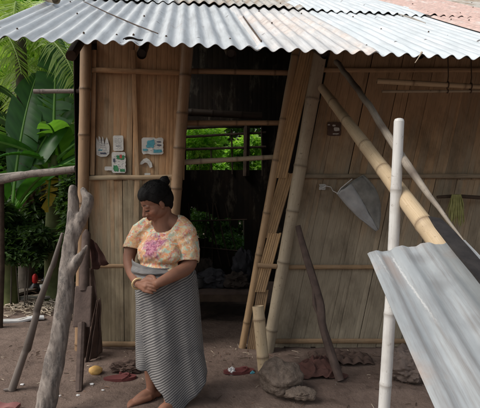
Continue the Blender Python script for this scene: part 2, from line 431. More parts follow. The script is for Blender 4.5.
def pole(name, a, b, r0, r1, mat, label=None, cat='pole', seed=1, gap=.33, parent=None, bow=0, group=None):
    mb = MB(); mb.bamboo(a, b, r0, r1, seed=seed, gap=gap, bow=bow)
    o = mb.build(name, M[mat], parent)
    if not parent: tag(o, label, cat, group)
    return o
def rock(name, c, rx, ry, rz, mat, seed=0, amp=.25, parent=None, freq=1.6, sub=4, rot=0, H_=.8, oc=4):
    bm = bmesh.new(); bmesh.ops.create_icosphere(bm, subdivisions=sub, radius=1)
    cz, sz = math.cos(rot), math.sin(rot)
    for v in bm.verts:
        p = v.co.copy(); d = 1+amp*noise.fractal(p*freq+Vector((seed*3.1, seed, 0)), H_, 2.1, oc)
        p = p*d; q = Vector((p.x*rx, p.y*ry, p.z*rz)); q = Vector((q.x*cz-q.y*sz, q.x*sz+q.y*cz, max(q.z, -rz*.8)))
        v.co = q+Vector(c)
    mb = MB(); mb.add([v.co.copy() for v in bm.verts], [[v.index for v in f.verts] for f in bm.faces]); bm.free()
    return mb.build(name, M[mat], parent)

# ------------------------------------------------------------ world
w = bpy.data.worlds.new('World'); sc.world = w; w.use_nodes = True
nt = w.node_tree; nt.nodes.clear()
sky = nt.nodes.new('ShaderNodeTexSky'); sky.sky_type = 'NISHITA'; sky.sun_disc = False
SE, SR = R(50), R(248)
sky.sun_elevation = SE; sky.sun_rotation = SR; sky.air_density = 1.6; sky.dust_density = 5; sky.ozone_density = 1.0
bg = nt.nodes.new('ShaderNodeBackground'); bg.inputs[1].default_value = .11
wo = nt.nodes.new('ShaderNodeOutputWorld'); hs = nt.nodes.new('ShaderNodeHueSaturation'); hs.inputs['Saturation'].default_value = .45
nt.links.new(sky.outputs[0], hs.inputs['Color']); nt.links.new(hs.outputs[0], bg.inputs[0]); nt.links.new(bg.outputs[0], wo.inputs[0])
sl = bpy.data.lights.new('sun', 'SUN'); sl.energy = 1.15; sl.angle = R(28); sl.color = (1, .97, .92)
so = bpy.data.objects.new('sun', sl); col.objects.link(so)
dirv = Vector((math.sin(SR)*math.cos(SE), math.cos(SR)*math.cos(SE), math.sin(SE)))
so.rotation_euler = dirv.to_track_quat('Z', 'Y').to_euler(); so.location = (0, 0, 20)
vs = sc.view_settings; vs.view_transform = 'Standard'; vs.look = 'None'; vs.gamma = 1; vs.exposure = 0.42
try: vs.use_curve_mapping = False
except Exception: pass

# ------------------------------------------------------------ ground
def gz(x, y):
    if not (-7 < x < 7 and 0.5 < y < 12): return 0.0
    z = .018*noise.noise(Vector((x*1.4, y*1.4, 0)))+.014*noise.noise(Vector((x*5, y*5, 3)))+.005*noise.noise(Vector((x*14, y*14, 3)))
    edge = 3.29+.05*noise.noise(Vector((x*1.7, 4, 0)))           # worn drip-line step in front of the hut
    if x > -.35 and y < 4.5:
        t = min(1, max(0, (y-edge)/.05)); z += -.035*(1-t)*min(1, (x+.35)/.3)
    return z
def graded(lo, hi, step, far):
    a = [lo + step*i for i in range(int(round((hi-lo)/step))+1)]
    d = step; x = a[-1]
    while x < far: d *= 1.35; x += d; a.append(x)
    d = step; x = a[0]
    while x > -far: d *= 1.35; x -= d; a.insert(0, x)
    return a
xs = graded(-3.4, 3.4, .03, 320); ys = graded(1.8, 8.2, .03, 320)
gv = [(x, y, gz(x, y)) for x in xs for y in ys]; ny = len(ys)
gf = [(i*ny+j, (i+1)*ny+j, (i+1)*ny+j+1, i*ny+j+1) for i in range(len(xs)-1) for j in range(ny-1)]
mb = MB(); mb.add(gv, gf, [(x, y) for x, y, z in gv]); tag(mb.build('ground', M['earth'], sharp=0), kind='structure')
del gv, gf

# ------------------------------------------------------------ hut
WY = 4.15
hut = root('bamboo_hut', 'old leaning bamboo hut with open doorway and corrugated metal roof', 'hut', (0, WY, 0))
YN = Vector((0, -1, 0))
def zpy(py, Y=WY): return at(240, py, Y).z
def xpx(px, Y=WY): return (px-240)/F*Y/ray(240, 204).y*1.0 if False else at(px, 204, Y).x
def roofz(x, y):
    A_ = at(-36, 36.2, 2.32); B_ = at(480, 58.5, 2.62); ze = A_.z+(B_.z-A_.z)*(x-A_.x)/(B_.x-A_.x); ye = A_.y+(B_.y-A_.y)*(x-A_.x)/(B_.x-A_.x)
    return ze+(y-ye)*.49
def slat_wall(name, xl0, xl1, lean, z0, z1, y, mat, seed, wmin=.02, wmax=.045, gap=.0012, parent=hut, boardw=(.14,.2), xl_top=None, xr_top=None):
    """boards between xl0 and xl1 (measured at z=0), leaning by dx/dz = lean"""
    rr = random.Random(seed); mb = MB(); x = xl0; bleft = rr.uniform(*boardw); boff = rr.uniform(-.003, .003); bt = rr.random()
    zt = z1; zb = z0
    while x < xl1:
        wd = min(rr.uniform(wmin, wmax), bleft, xl1-x+.001)
        if wd < .004: wd = .004
        a = zb+rr.uniform(-.012, .012); c = zt+rr.uniform(-.004, .004)
        if zt > 2.4: c = roofz(x+lean*zt, y)-.075
        yy = y+boff+rr.uniform(-.001, .001)
        gp = gap*rr.choice((.3,.6,1,1,2.4)); xa, xb = x+gp/2, x+wd-gp/2
        tint = min(1, max(0, bt*.6+rr.random()*.4))
        sk = rr.uniform(-.0015, .0015)
        mb.strip((xa+lean*a, yy, a), (xb+lean*a, yy, a), (xa+lean*c+sk, yy, c), (xb+lean*c+sk, yy, c), YN, .006, tint, rr.uniform(0, 9))
        x += wd; bleft -= wd
        if bleft < .012:
            x += rr.choice((.0012,.002,.005)); bleft = rr.uniform(*boardw)*rr.choice((.6,1,1.3)); boff = rr.uniform(-.004, .004); bt = rr.random()
    return mb.build(name, M[mat], parent)

zm = zpy(177.5); zlow = zpy(343); zmid2 = zpy(266)
ZT = 2.72
LE = .195
# right wall panels
x0r = xpx(277)-LE*zpy(306)
slat_wall('wall_panel', x0r+.02, 3.6, LE, zm-.01, ZT, WY+.012, 'slat_right', 3, .03, .085, .0005)
slat_wall('wall_panel', x0r+.02, 3.9, LE, .0, zm+.012, WY+.022, 'slat_right', 5, .03, .085, .0005)
slat_wall('added_backing', x0r+.04, 3.6, LE, .02, ZT, WY+.05, 'slat_dark', 4, .2, .3, -.004, boardw=(90,91))  # added dark backing on both walls, blocks sky through the board gaps
slat_wall('added_backing', xpx(90), xpx(172), 0, .06, ZT, WY+.05, 'slat_dark', 4, .2, .3, -.004, boardw=(90,91))
# left wall panels
slat_wall('wall_panel', xpx(90), xpx(179), .03, zm-.01, ZT, WY+.012, 'slat_left', 8, .03, .07, .0006, boardw=(.3,.36))
slat_wall('wall_panel', xpx(88), xpx(172), .0, .04, zm+.012, WY+.022, 'slat_left', 11, .03, .07, .0006, boardw=(.26,.34))
# upright framing strips on the left panel
for (pa, pb, ww) in (((133,345),(137,178),.022), ((137,175),(133,50),.018), ((92,175),(94,50),.02)):
    a = at(*pa, WY-.014); bb = at(*pb, WY-.014); mb = MB()
    mb.strip((a.x-ww, a.y, a.z), (a.x+ww, a.y, a.z), (bb.x-ww, bb.y, bb.z), (bb.x+ww, bb.y, bb.z), YN, .012, .5, 3.3)
    mb.build('batten', M['slat_left'], hut)
# rails (split bamboo nailed across)
def rail(pa, pb, ww, mat='slat_post', Y=WY-.02, seed=1, name='rail'):
    a = at(*pa, Y); c = at(*pb, Y); mb = MB(); 
    d = (c-a).normalized(); up = Vector((-d.z, 0, d.x)); n = 10
    V=[];U=[];A=[];Fs=[]
    for i in range(n+1):
        f = i/n; p = a.lerp(c, f)+Vector((0, 0, .004*noise.noise(Vector((f*4, seed, 0)))))
        for k in range(7):
            an = math.pi*k/6; V.append(p+up*math.cos(an)*ww+YN*math.sin(an)*ww*.55); U.append((k*.01, f*(c-a).length)); A.append(.35+.2*math.sin(seed*3))
    for i in range(n):
        for k in range(6): Fs.append((i*7+k, i*7+k+1, i*7+8+k, i*7+7+k))
        Fs.append((i*7+6, i*7, i*7+7, i*7+13))
    Fs.append(tuple(range(6,-1,-1))); Fs.append(tuple(n*7+k for k in range(7)))
    mb.add(V, Fs, U, A); return mb.build(name, M[mat], hut)
rail((84,178),(176,177),.020, 'slat_left', seed=2)
rail((96,266),(130,266),.018, 'slat_post', seed=3)
rail((100,344),(172,344),.024, 'slat_post', seed=4)
rail((92,70),(186,73),.022, 'slat_left', seed=5)
rail((303,176),(690,176),.019, 'slat_right', seed=6)
rail((289,267),(690,267),.019, 'slat_post', seed=7)
rail((272,341),(690,341),.022, 'slat_post', seed=8)
rail((318,70),(690,70),.02, 'slat_right', seed=9)
# posts
pole('door_post', at(163,352,WY-.03)-Vector((0,0,.05)), at(188,40,WY-.06), .048, .05, 'bam_brown', parent=hut, seed=3, gap=.42)
pole('corner_post', at(80,352,WY-.03)-Vector((0,0,.05)), at(86,38,WY-.04), .048, .046, 'bam_brown', parent=hut, seed=4, gap=.45)
pole('door_post', at(241,354,WY-.02), at(298,40,WY-.02), .030, .036, 'bam_tan', parent=hut, seed=6, gap=.5)
pole('door_post', at(267,356,WY-.07), at(323,38,WY-.07), .050, .058, 'bam_grey', parent=hut, seed=7, gap=.48)
# flat split-bamboo jamb boards in three overlapping lengths
def jamb(pa, pb, w0, y, seed):
    a = at(*pa, y); c = at(*pb, y); mb = MB(); rr = random.Random(seed); k = 6; tint = rr.random()
    for i in range(k):
        u0 = -w0+2*w0*i/k+.0008; u1 = -w0+2*w0*(i+1)/k-.0008; e = rr.uniform(0,.01)
        mb.strip((a.x+u0, y, a.z), (a.x+u1, y, a.z), (c.x+u0, y, c.z+e), (c.x+u1, y, c.z+e), YN, .01, tint*.6+.4*rr.random(), rr.uniform(0, 5))
    mb.build('jamb_board', M['slat_post'], hut)
jamb((252,352),(263,290),.050, WY-.030, 1); jamb((259,292),(275,234),.056, WY-.044, 2)
jamb((268,238),(287,174),.060, WY-.034, 3); jamb((279,178),(309,48),.066, WY-.048, 4)
rail((257.5,265.5),(277,266.5),.021, 'slat_post', Y=WY-.085, seed=12, name='cleat')
# door bars
pole('door_bar', at(176,123,WY+.08), at(282,123,WY+.08), .024, .022, 'bam_brown', parent=hut, seed=12)
pole('door_bar', at(172,163,WY+.06), at(275,157,WY+.06), .025, .020, 'bam_grey', parent=hut, seed=13)
pole('door_bar', at(180,71,WY+.08), at(296,73,WY+.08), .024, .024, 'bam_brown', parent=hut, seed=14)
# rafter end sticking out under the eave, beam end on the left
mb = MB(); a = at(71,56,3.1); c = at(84,34,4.3); mb.tube([a, a.lerp(c,.5), c], [.034,.04,.045], 10, wob=.25, seed=2); mb.build('rafter', M['wood_dark'], hut)
for i, px in enumerate((150, 232, 318, 405, 470)):
    a = at(px, 0, 3.3); 
    mb = MB(); mb.bamboo((a.x, 3.0, 2.26), (a.x-.35, 5.7, 3.52), .03, .035, seed=20+i); mb.build('rafter', M['bam_dark'], hut)
pole('cross_beam', at(34,91.5,WY+.15), at(100,91,WY+.15), .020, .020, 'trunk', parent=hut, seed=15, gap=.3)
# side, back walls
BY = 6.9
def flat_wall(name, a, c, z0, z1, seed, holes=()):
    """strips standing along a->c in plan"""
    rr = random.Random(seed); mb = MB(); a = Vector((*a, 0)); c = Vector((*c, 0)); L = (c-a).length; d = (c-a).normalized(); nn = Vector((d.y, -d.x, 0)); x = 0
    while x < L:
        wd = rr.uniform(.05, .09); segs = [(z0, z1)]
        for (h0, h1, hz0, hz1) in holes:
            if x+wd*.5 > h0 and x+wd*.5 < h1:
                if hz0 < .95:
                    m_ = (x-h0)/(h1-h0); hz0, hz1 = hz0+.30*(1-m_)*rr.uniform(.6,1.2)*(m_ < .5)+rr.uniform(0,.10)+.10, hz1-.32*m_*rr.uniform(.7,1.1)-rr.uniform(0,.06)
                ns = []
                for (p, q) in segs:
                    if hz0 > p: ns.append((p, min(q, hz0)))
                    if hz1 < q: ns.append((max(p, hz1), q))
                segs = ns
        for (p, q) in segs:
            if q-p > .02:
                A_ = a+d*x; B_ = a+d*(x+wd+.002)
                mb.strip((A_.x,A_.y,p),(B_.x,B_.y,p),(A_.x,A_.y,q),(B_.x,B_.y,q), nn, .006, rr.random(), rr.uniform(0,9))
        x += wd
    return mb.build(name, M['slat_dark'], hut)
XL, XR = -1.45, 4.0
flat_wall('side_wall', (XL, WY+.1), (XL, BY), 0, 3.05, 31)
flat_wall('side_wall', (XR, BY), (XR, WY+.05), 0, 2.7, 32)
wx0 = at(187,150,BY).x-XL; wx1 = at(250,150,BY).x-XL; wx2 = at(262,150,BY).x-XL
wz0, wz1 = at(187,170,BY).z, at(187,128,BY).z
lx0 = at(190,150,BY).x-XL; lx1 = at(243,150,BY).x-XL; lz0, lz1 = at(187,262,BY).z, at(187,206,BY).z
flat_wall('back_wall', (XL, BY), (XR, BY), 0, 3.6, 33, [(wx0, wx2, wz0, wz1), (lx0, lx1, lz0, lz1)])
def bar(pa, pb, r, Y, name='window_bar', mat='wood_dark'):
    mb = MB(); a = at(*pa, Y); c = at(*pb, Y); mb.tube([a, a.lerp(c,.5), c], r, 8, wob=.15); return mb.build(name, M[mat], hut)
bar((184,137),(266,132.5),.018, BY-.03); bar((184,149.5),(266,147),.018, BY-.05)
bar((211.5,172),(211,150),.010, BY-.05); bar((232.5,174),(231.5,130),.012, BY-.02)
bar((246,176),(247,124),.045, BY-.04); bar((262.5,176),(261.5,124),.012, BY-.04)
bar((184,127.5),(266,124),.03, BY-.04)
# broken lattice across the low gap
for i in range(6):
    x = 194+i*9; bar((x, 266), (x+rnd.uniform(-16,16), 203), rnd.uniform(.006,.016), BY-.03)
for y in (221, 246): bar((188, y), (247, y+rnd.uniform(-9,9)), .010, BY-.05)
# sagging lintel / inner wall plate
mb = MB(); mb.bamboo((XL-.02, WY+.05, 2.70), (XR, WY+.05, 2.66), .045, seed=44); mb.build('wall_plate', M['bam_dark'], hut)
mb = MB(); mb.bamboo(at(184,112,5.4), at(262,116,5.4), .04, seed=45); mb.build('cross_beam', M['bam_dark'], hut)

# ------------------------------------------------------------ roof
P0 = at(-36, 36.2, 2.32); P1 = at(480, 58.5, 2.62)
VPd = ray(186, -57).normalized()
E = (P1-P0).normalized(); S = (VPd-E*VPd.dot(E)).normalized(); NN = E.cross(S)
if NN.z < 0: NN = -NN
PW = .084
Lf = (P1-P0).length
def px_u(px, py):  # u coordinate where the ray through a pixel meets the roof plane
    d = ray(px, py); o = Vector((0,0,CH)); t = (P0-o).dot(NN)/d.dot(NN); q = o+d*t-P0
    return q.dot(E), q.dot(S)
nail_mb = None
def sheet(name, u0, u1, t0, t1, mat, lift=0.0, pitch=PW, amp=.0110, parent=None, org=None, ex=None, sx=None, nx=None, seed=0, skew=0.0, warp=.006, nails=True, edge=.0):
    org = org or P0; ex = ex or E; sx = sx or S; nx = nx or NN
    nu = int((u1-u0)/pitch*12); nv = 26; mb = MB(); th = .0022
    def pt(u, v, h):
        U = u0+(u1-u0)*u; T = t0+(t1-t0)*v + skew*(u-.5) + edge*noise.noise(Vector((U*9, seed, v)))
        z = amp*(math.sin(2*math.pi*U/pitch)+(.22*math.sin(6*math.pi*U/pitch+.6) if pitch < .083 else 0)) + warp*noise.noise(Vector((U*2.3, T*1.4, seed*5.1))) + warp*1.2*noise.noise(Vector((U*5, T*7, seed)))*(1-v)**6 + lift + h
        return org+ex*U+sx*T+nx*z
    V=[];UV=[];Fs=[]
    for side in (0, 1):
        for i in range(nu+1):
            for j in range(nv+1):
                u, v = i/nu, j/nv; V.append(pt(u, v, -th*side)); UV.append((u0+(u1-u0)*u+seed*3.3, t0+(t1-t0)*v+seed*1.9))
    o2 = (nu+1)*(nv+1)
    I = lambda i, j, s: s*o2+i*(nv+1)+j
    for i in range(nu):
        for j in range(nv):
            Fs.append((I(i,j,0), I(i+1,j,0), I(i+1,j+1,0), I(i,j+1,0))); Fs.append((I(i,j,1), I(i,j+1,1), I(i+1,j+1,1), I(i+1,j,1)))
        Fs.append((I(i,0,0), I(i,0,1), I(i+1,0,1), I(i+1,0,0))); Fs.append((I(i,nv,0), I(i+1,nv,0), I(i+1,nv,1), I(i,nv,1)))
    for j in range(nv):
        Fs.append((I(0,j,0), I(0,j+1,0), I(0,j+1,1), I(0,j,1))); Fs.append((I(nu,j,0), I(nu,j,1), I(nu,j+1,1), I(nu,j+1,0)))
    mb.add(V, Fs, UV)
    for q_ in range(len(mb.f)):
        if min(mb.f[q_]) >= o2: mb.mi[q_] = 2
    if nails:
        mb.cur = 1; rr = random.Random(seed+77)
        for T in (t0+.16, t0+.85, t0+1.5):
            if T > t1-.05: continue
            k = math.ceil(u0/pitch); U = (k+.25)*pitch
            while U < u1-.02:
                if rr.random() < .3:
                    c = org+ex*U+sx*(T+rr.uniform(-.03,.03))+nx*(amp+lift+.003)
                    mb.tube([c-nx*.004, c+nx*.001, c+nx*.005], [.006,.0055,.003], 8)
                U += pitch*2
    return mb.build(name, [M[mat], M['wood_dark'], M['tin_loose'] if mat == 'tin_loose' else M['tin_under']], parent, sharp=60)
_k = [px_u(241, 47), px_u(242, 17)]
cuts_low = [0.0]
UB = px_u(440,22)[0]
seq = [('tin_l', .0, .78), ('tin_l', .72, 1.42), ('tin_m', 1.36, 1.0*px_u(262,47)[0]+.03), ('tin_b', px_u(262,47)[0]-.03, px_u(372,52)[0]+.02), ('tin_w', px_u(372,52)[0]-.04, UB+.06), ('tin_r', UB, 4.1), ('tin_b', 4.05, 5.0), ('tin_r', 4.96, 5.7)]
T1 = px_u(240, 8)[1]
for i, (mt, a, b_) in enumerate(seq):
    sheet('roof_sheet', a, b_, 0.0, T1+.18, mt, lift=.0035*(i % 2)+(.012 if i == 5 else 0), parent=hut, seed=i+1)
ue = px_u(62, 6)[0]
seq2 = [('tin_l', ue, 1.0, 0), ('tin_g', .95, 2.02, 0), ('tin_w', 1.97, px_u(420,14)[0]+.05, .01), ('tin_r', px_u(400,4)[0]-.0, 3.9, .0)]
seq2 = [('tin_l', .12, 1.0, 0), ('tin_g', .95, 2.05, 0), ('tin_w', 2.0, UB+.05, .01), ('tin_r', UB+.01, 4.2, .0), ('tin_g', 4.16, 5.7, .0)]
for i, (mt, a, b_, sk) in enumerate(seq2):
    sheet('roof_sheet', a, b_, T1+sk, T1+2.75, mt, lift=.020+.0035*(i % 2), parent=hut, seed=i+11, edge=.012, warp=.008)
RT = T1+2.73
ridge = P0+S*RT
# back slope
Sb = Vector((S.x, S.y, 0)).normalized()*math.cos(R(24)) - Vector((0,0,1))*math.sin(R(24))
Nb = E.cross(Sb); Nb = Nb if Nb.z > 0 else -Nb
for i in range(4):
    sheet('roof_sheet', .1+i*1.36, .1+i*1.36+1.4, 0, 1.5, 'tin_r', lift=.004*(i % 2)+.002, org=ridge, ex=E, sx=Sb, nx=Nb, parent=hut, seed=i+21, nails=False)
mb = MB(); mb.tube([ridge+NN*.035+E*x for x in (.1, 1.3, 2.6, 3.9, 5.6)], .06, 12); mb.build('ridge_cap', M['tin_r'], hut)
# curled flap of metal at the eave
mb = MB()
mb.grid(lambda u, v: at(123+18*u, 39.5-1.2*u-3.6*v*math.sin(math.pi*(.25+.6*u))-.8*math.sin(u*5), 2.33)+Vector((0, .05*v, .006*math.sin(v*3+u*4))), 12, 6)
mb.build('bent_flap', M['tin_under'], hut, solid=.004)
# bamboo log and long twigs lying on the roof
def on_roof(px, py, h): 
    u, t = px_u(px, py); return P0+E*u+S*t+NN*h
mb = MB(); mb.bamboo(on_roof(8,-6,.06), on_roof(57,7,.05), .032, seed=50); tag(mb.build('bamboo_pole', M['bam_grey']), 'grey bamboo lying on the far left edge of the metal roof', 'pole')
mb = MB(); pts = [on_roof(84,5,.024), on_roof(108,16,.018), on_roof(135,28,.018), on_roof(158,37.5,.02)]; mb.tube(pts, [.003,.004,.004,.003], 6)
tag(mb.build('stick', M['wood_dark']), 'long thin dark stick lying slanted across the left part of the roof', 'stick')
mb = MB(); mb.tube([on_roof(243,19,.017), on_roof(252,32,.016), on_roof(261,45,.018)], [.004,.006,.004], 6)
tag(mb.build('stick', M['wood_dark']), 'short dark stick lying on the roof above the doorway', 'stick')
mb = MB(); mb.tube([on_roof(398,16.5,.02), on_roof(412,21,.02), on_roof(425,26,.02)], [.004,.007,.003], 6)
tag(mb.build('stick', M['wood_board']), 'short grey stick lying on the pale right side of the roof', 'stick')
mb = MB(); a = at(418,53,2.56)
mb.tube([at(422,52,2.56), at(419,57,2.56), at(415,63,2.56)], [.006,.003,.002], 6)
tag(mb.build('straw', M['straw']), 'pale straw hanging from the eave at right', 'straw')

# ------------------------------------------------------------ leaves, trees
def leafquad_mass(mb, c, rx, ry, rz, n, size, rr, shell=.55, droop=.3, elong=1.8):
    for _ in range(n):
        while True:
            p = Vector((rr.uniform(-1,1), rr.uniform(-1,1), rr.uniform(-1,1)))
            if p.length <= 1: break
        if p.length > 1e-3 and rr.random() < shell: p = p.normalized()*rr.uniform(.75, 1)
        q = Vector(c)+Vector((p.x*rx, p.y*ry, p.z*rz))
        if q.z < .02: q.z = .02+rr.random()*.05
        d = Vector((rr.gauss(0,1), rr.gauss(0,1), rr.gauss(-droop,.6))).normalized()
        s_ = d.cross(Vector((rr.gauss(0,.4), rr.gauss(0,.4), 1))).normalized(); up = s_.cross(d)
        L = size*rr.uniform(.6,1.4)*elong; W = size*rr.uniform(.35,.6)
        t = rr.random()
        mb.add([q, q+d*L*.4+s_*W+up*.1*L, q+d*L, q+d*L*.4-s_*W+up*.1*L], [(0,1,2),(0,2,3)], None, [t]*4)
def bush(name, label, c, rx, ry, rz, n, size, mat, seed, clumps=9, cat='bush', group=None, trunk=True):
    rr = random.Random(seed); base = Vector((c[0], c[1], 0)); r_ = root(name, label, cat, base, group)
    mb = MB(); per = n//clumps
    for i in range(clumps):
        a = rr.uniform(0, 6.28); q = rr.random()**.5
        cc = (c[0]+math.cos(a)*rx*.65*q, c[1]+math.sin(a)*ry*.65*q, c[2]+rr.uniform(-.7,.7)*rz)
        s = rr.uniform(.3,.55)
        leafquad_mass(mb, cc, rx*s, ry*s, rz*s*.8, per, size, rr)
    mb.build('crown', M[mat], r_, smooth=False, sharp=0)
    mb = MB()
    for i in range(5):
        a = rr.uniform(0,6.28); q = Vector((c[0]+math.cos(a)*rx*.5, c[1]+math.sin(a)*ry*.5, c[2]+rr.uniform(0,.5)*rz))
        mb.tube([base+Vector((math.cos(a)*.05, math.sin(a)*.05, -.03)), base.lerp(q,.5)+Vector((0,0,.1)), q], [(.006+rz*.008) if rz < 1 else .11, .006 if rz < 1 else .08, .004 if rz < 1 else .03], 7)
    mb.build('trunk', M['bark'], r_)
    return r_
def banana_leaf(mb, rib, base, az, el, L, W, droop, seed, tear=.5, lean=0.0):
    """midrib curves from the base; the blade is cut into lobes between tears, folded like a shallow V"""
    rr = random.Random(seed); n = 26; pts = []; p = Vector(base); e = el; ds = L/n
    for i in range(n+1):
        pts.append(p.copy()); d = Vector((math.cos(az)*math.cos(e), math.sin(az)*math.cos(e), math.sin(e)))
        p = p+d*ds; e -= droop/n*(.4+1.2*i/n)
    side0 = Vector((-math.sin(az), math.cos(az), 0))
    side0 = (side0*math.cos(lean)+Vector((0,0,1))*math.sin(lean)).normalized()
    petiole = 4
    for sgn in (-1, 1):
        cuts = set(); 
        for i in range(petiole+1, n):
            if rr.random() < tear*.45: cuts.add(i)
        seg = []
        wd = [0]*(n+1)
        for i in range(petiole, n+1):
            f = (i-petiole)/(n-petiole); wd[i] = W*.5*(math.sin(math.pi*min(1,f*1.05))**.45 if f < .95 else .5*(1-f)/.05*.8+.02)
        dz = rr.uniform(-.06,.06)
        for i in range(petiole, n):
            if i in cuts: dz = rr.uniform(-.22,.12)
            for (q, shrink) in ((0,0),):
                V=[];A=[];U=[]
                for ii in (i, i+1):
                    t = (pts[min(ii+1,n)]-pts[max(ii-1,0)]).normalized(); sd = side0.copy(); upv = sd.cross(t).normalized(); upv = upv if upv.z > 0 else -upv
                    inset = 0.0
                    if (ii == i and i in cuts): inset = .012
                    if (ii == i+1 and (i+1) in cuts): inset = -.012
                    for k in range(4):
                        g = k/3; w_ = wd[ii]*g*sgn
                        V.append(pts[ii]+sd*w_+upv*(abs(w_)*.28-abs(w_)**2*(1.3+dz*6))+t*(abs(w_)*.35+inset*g*2)+Vector((0,0,dz*g*g*.35)))
                        A.append(min(1,max(0,.5+.35*math.sin(ii*2.4+k)+dz))); U.append((g, ii/n))
                mb.add(V, [(0,1,5,4),(1,2,6,5),(2,3,7,6)], U, A)
    rib.tube(pts, [.022*(1-.85*i/n)+.003 for i in range(n+1)], 6, att=[1.0]*(n+1))
def banana(name, label, x, y, h, leaves, seed, mat='ban1', group='banana plants beside the hut', yellow=False):
    rr = random.Random(seed); r_ = root(name, label, 'banana plant', (x, y, 0), group)
    mb = MB(); top = Vector((x+rr.uniform(-.1,.1), y, h)); mb.tube([(x,y,-.05), (x,y,h*.4), top], [.12,.10,.05], 14, wob=.1, seed=seed); mb.build('trunk', M['bstem'], r_)
    for i, (az, el, L, W, dr, ln) in enumerate(leaves):
        lm = MB(); rb = MB(); banana_leaf(lm, rb, top-Vector((0,0,.1)), R(az), R(el), L, W, dr, seed*31+i, lean=ln, tear=.35+.4*rr.random())
        mt = M['ban_y'] if (yellow and i == 0) else M[mat]
        lf = lm.build('leaf', mt, r_, sharp=0); rb.build('midrib', M['ban2'], lf)
    return r_
def palm_frond(mb, base, az, el, L, nleaf, ll, droop, rr):
    p = Vector(base); e = el; n = 30; pts = []
    for i in range(n+1):
        pts.append(p.copy()); p = p+Vector((math.cos(az)*math.cos(e), math.sin(az)*math.cos(e), math.sin(e)))*L/n; e -= droop/n
    mb.tube(pts, [.015*(1-.8*i/n)+.002 for i in range(n+1)], 5, att=[.8]*(n+1))
    sd = Vector((-math.sin(az), math.cos(az), 0))
    for k in range(nleaf):
        f = .12+.88*k/nleaf; i = min(n-1, int(f*n)); q = pts[i].lerp(pts[i+1], f*n-i); t = (pts[i+1]-pts[i]).normalized()
        for sg in (-1, 1):
            d = (sd*sg*.8+t*.6+Vector((0,0,rr.uniform(-.35,.15)))).normalized(); l_ = ll*(math.sin(math.pi*(.15+.8*f))**.6)*rr.uniform(.8,1.1); wv = t*.014
            m1 = q+d*l_*.5-Vector((0,0,l_*.06)); m2 = q+d*l_-Vector((0,0,l_*.35)); tt = rr.random()
            mb.add([q-wv*.5, q+wv*.5, m1+wv, m1-wv, m2], [(0,1,2,3),(3,2,4)], None, [tt]*5)

# far wall of forest behind everything (individual trees)
k = 0
tree_l = ['broad dark tree behind the hut at the far left', 'dark tree behind the banana plants at the left', 'tall tree rising behind the hut roof', 'tree behind the hut back window', 'tree far behind the right part of the hut', 'dark tree at the far right behind the hut']
for i, (x, y, h, rx) in enumerate(((-8.5,12,2.6,2.6), (-5.6,13,2.8,2.6), (-2.2,14,2.5,2.4), (.6,13.5,2.0,2.0), (4.5,14.5,2.8,2.6), (8.5,15,3,3))):
    bush('tree', tree_l[i], (x, y, h), rx, 1.6, 2.4, 6500, .10, 'bush' if i < 2 else 'bush_m', 300+i, clumps=22, cat='tree', group='trees behind the hut')
def px_bush(label, px, py, Y, rpx, rpy, n, size, mat, seed, clumps=10, cat='bush', depth=.6, group='bushes behind the yard'):
    c = at(px, py, Y); return bush('bush', label, c, rpx/F*Y, depth, rpy/F*Y, n, size, mat, seed, clumps, cat, group)
# shrubs behind the back window; pale ones have daylight put into their colour
px_bush('light green bush seen through the left part of the back window', 200, 150, 8.6, 30, 26, 5200, .05, 'bush_l', 401, 12, group='bushes outside the back window')
px_bush('light green bush seen through the right part of the back window', 248, 150, 8.9, 26, 30, 5200, .055, 'bush_l', 402, 12, group='bushes outside the back window')
px_bush('wide dim shrub filling the view low behind the hut', 216, 212, 9.6, 70, 30, 6500, .065, 'bush_m', 405, 18, group='bushes outside the back window')
px_bush('pale green shrub far behind the back window', 222, 168, 11, 60, 26, 6500, .08, 'bush_l', 406, 18, group='bushes outside the back window')
px_bush('dim leafy shrub behind the lattice gap near the ground', 222, 250, 7.7, 34, 30, 4200, .045, 'bush_m', 404, 12, group='bushes outside the back window')
px_bush('low dark bush seen through the broken lattice of the hut', 218, 232, 8.0, 36, 26, 4200, .045, 'bush_m', 403, 12, group='bushes outside the back window')
# left undergrowth
px_bush('low leafy clump hanging over the yard edge left of the leaning stick', 20, 246, 5.45, 38, 22, 6500, .042, 'bush', 426, 16, depth=.3)
px_bush('dark leafy shrub in front of the banana stems at the left edge', 4, 225, 5.5, 26, 30, 3600, .05, 'bush', 421, 14, depth=.35)
px_bush('dark leafy shrub in front of the banana stems near the forked trunk', 50, 226, 6.3, 26, 30, 3000, .065, 'bush', 422, 14, depth=.3)
px_bush('low dark weeds along the edge of the yard', 30, 254, 6.9, 44, 24, 5200, .035, 'bush', 423, 16, depth=.3)
px_bush('dark shrub hiding the hut corner behind the forked trunk', 74, 215, 5.0, 14, 40, 4200, .04, 'bush', 424, 12, depth=.3)

px_bush('dark bush at the left edge beneath the bamboo rail', 6, 235, 7.2, 30, 42, 5200, .05, 'bush', 411, 12)
px_bush('dark bush under the yellowing banana leaf', 45, 240, 7.4, 30, 40, 5600, .05, 'bush', 412, 12)
px_bush('dark bush just left of the hut corner', 78, 230, 7.0, 24, 46, 4600, .05, 'bush_m', 413, 12)
px_bush('tall mid green bush at the left edge above the rail', 0, 140, 8.8, 34, 50, 5600, .065, 'bush_m', 414, 14)
px_bush('tall mid green bush behind the dark banana leaves', 42, 130, 9.2, 34, 52, 6200, .065, 'bush_m', 415, 14)
px_bush('light green bush high up beside the hut corner', 30, 75, 9.6, 40, 34, 6200, .07, 'bush_l', 416, 14)
px_bush('light green bush above the roof corner at the left', 15, 12, 9.8, 40, 30, 5200, .07, 'bush_l', 417, 14)

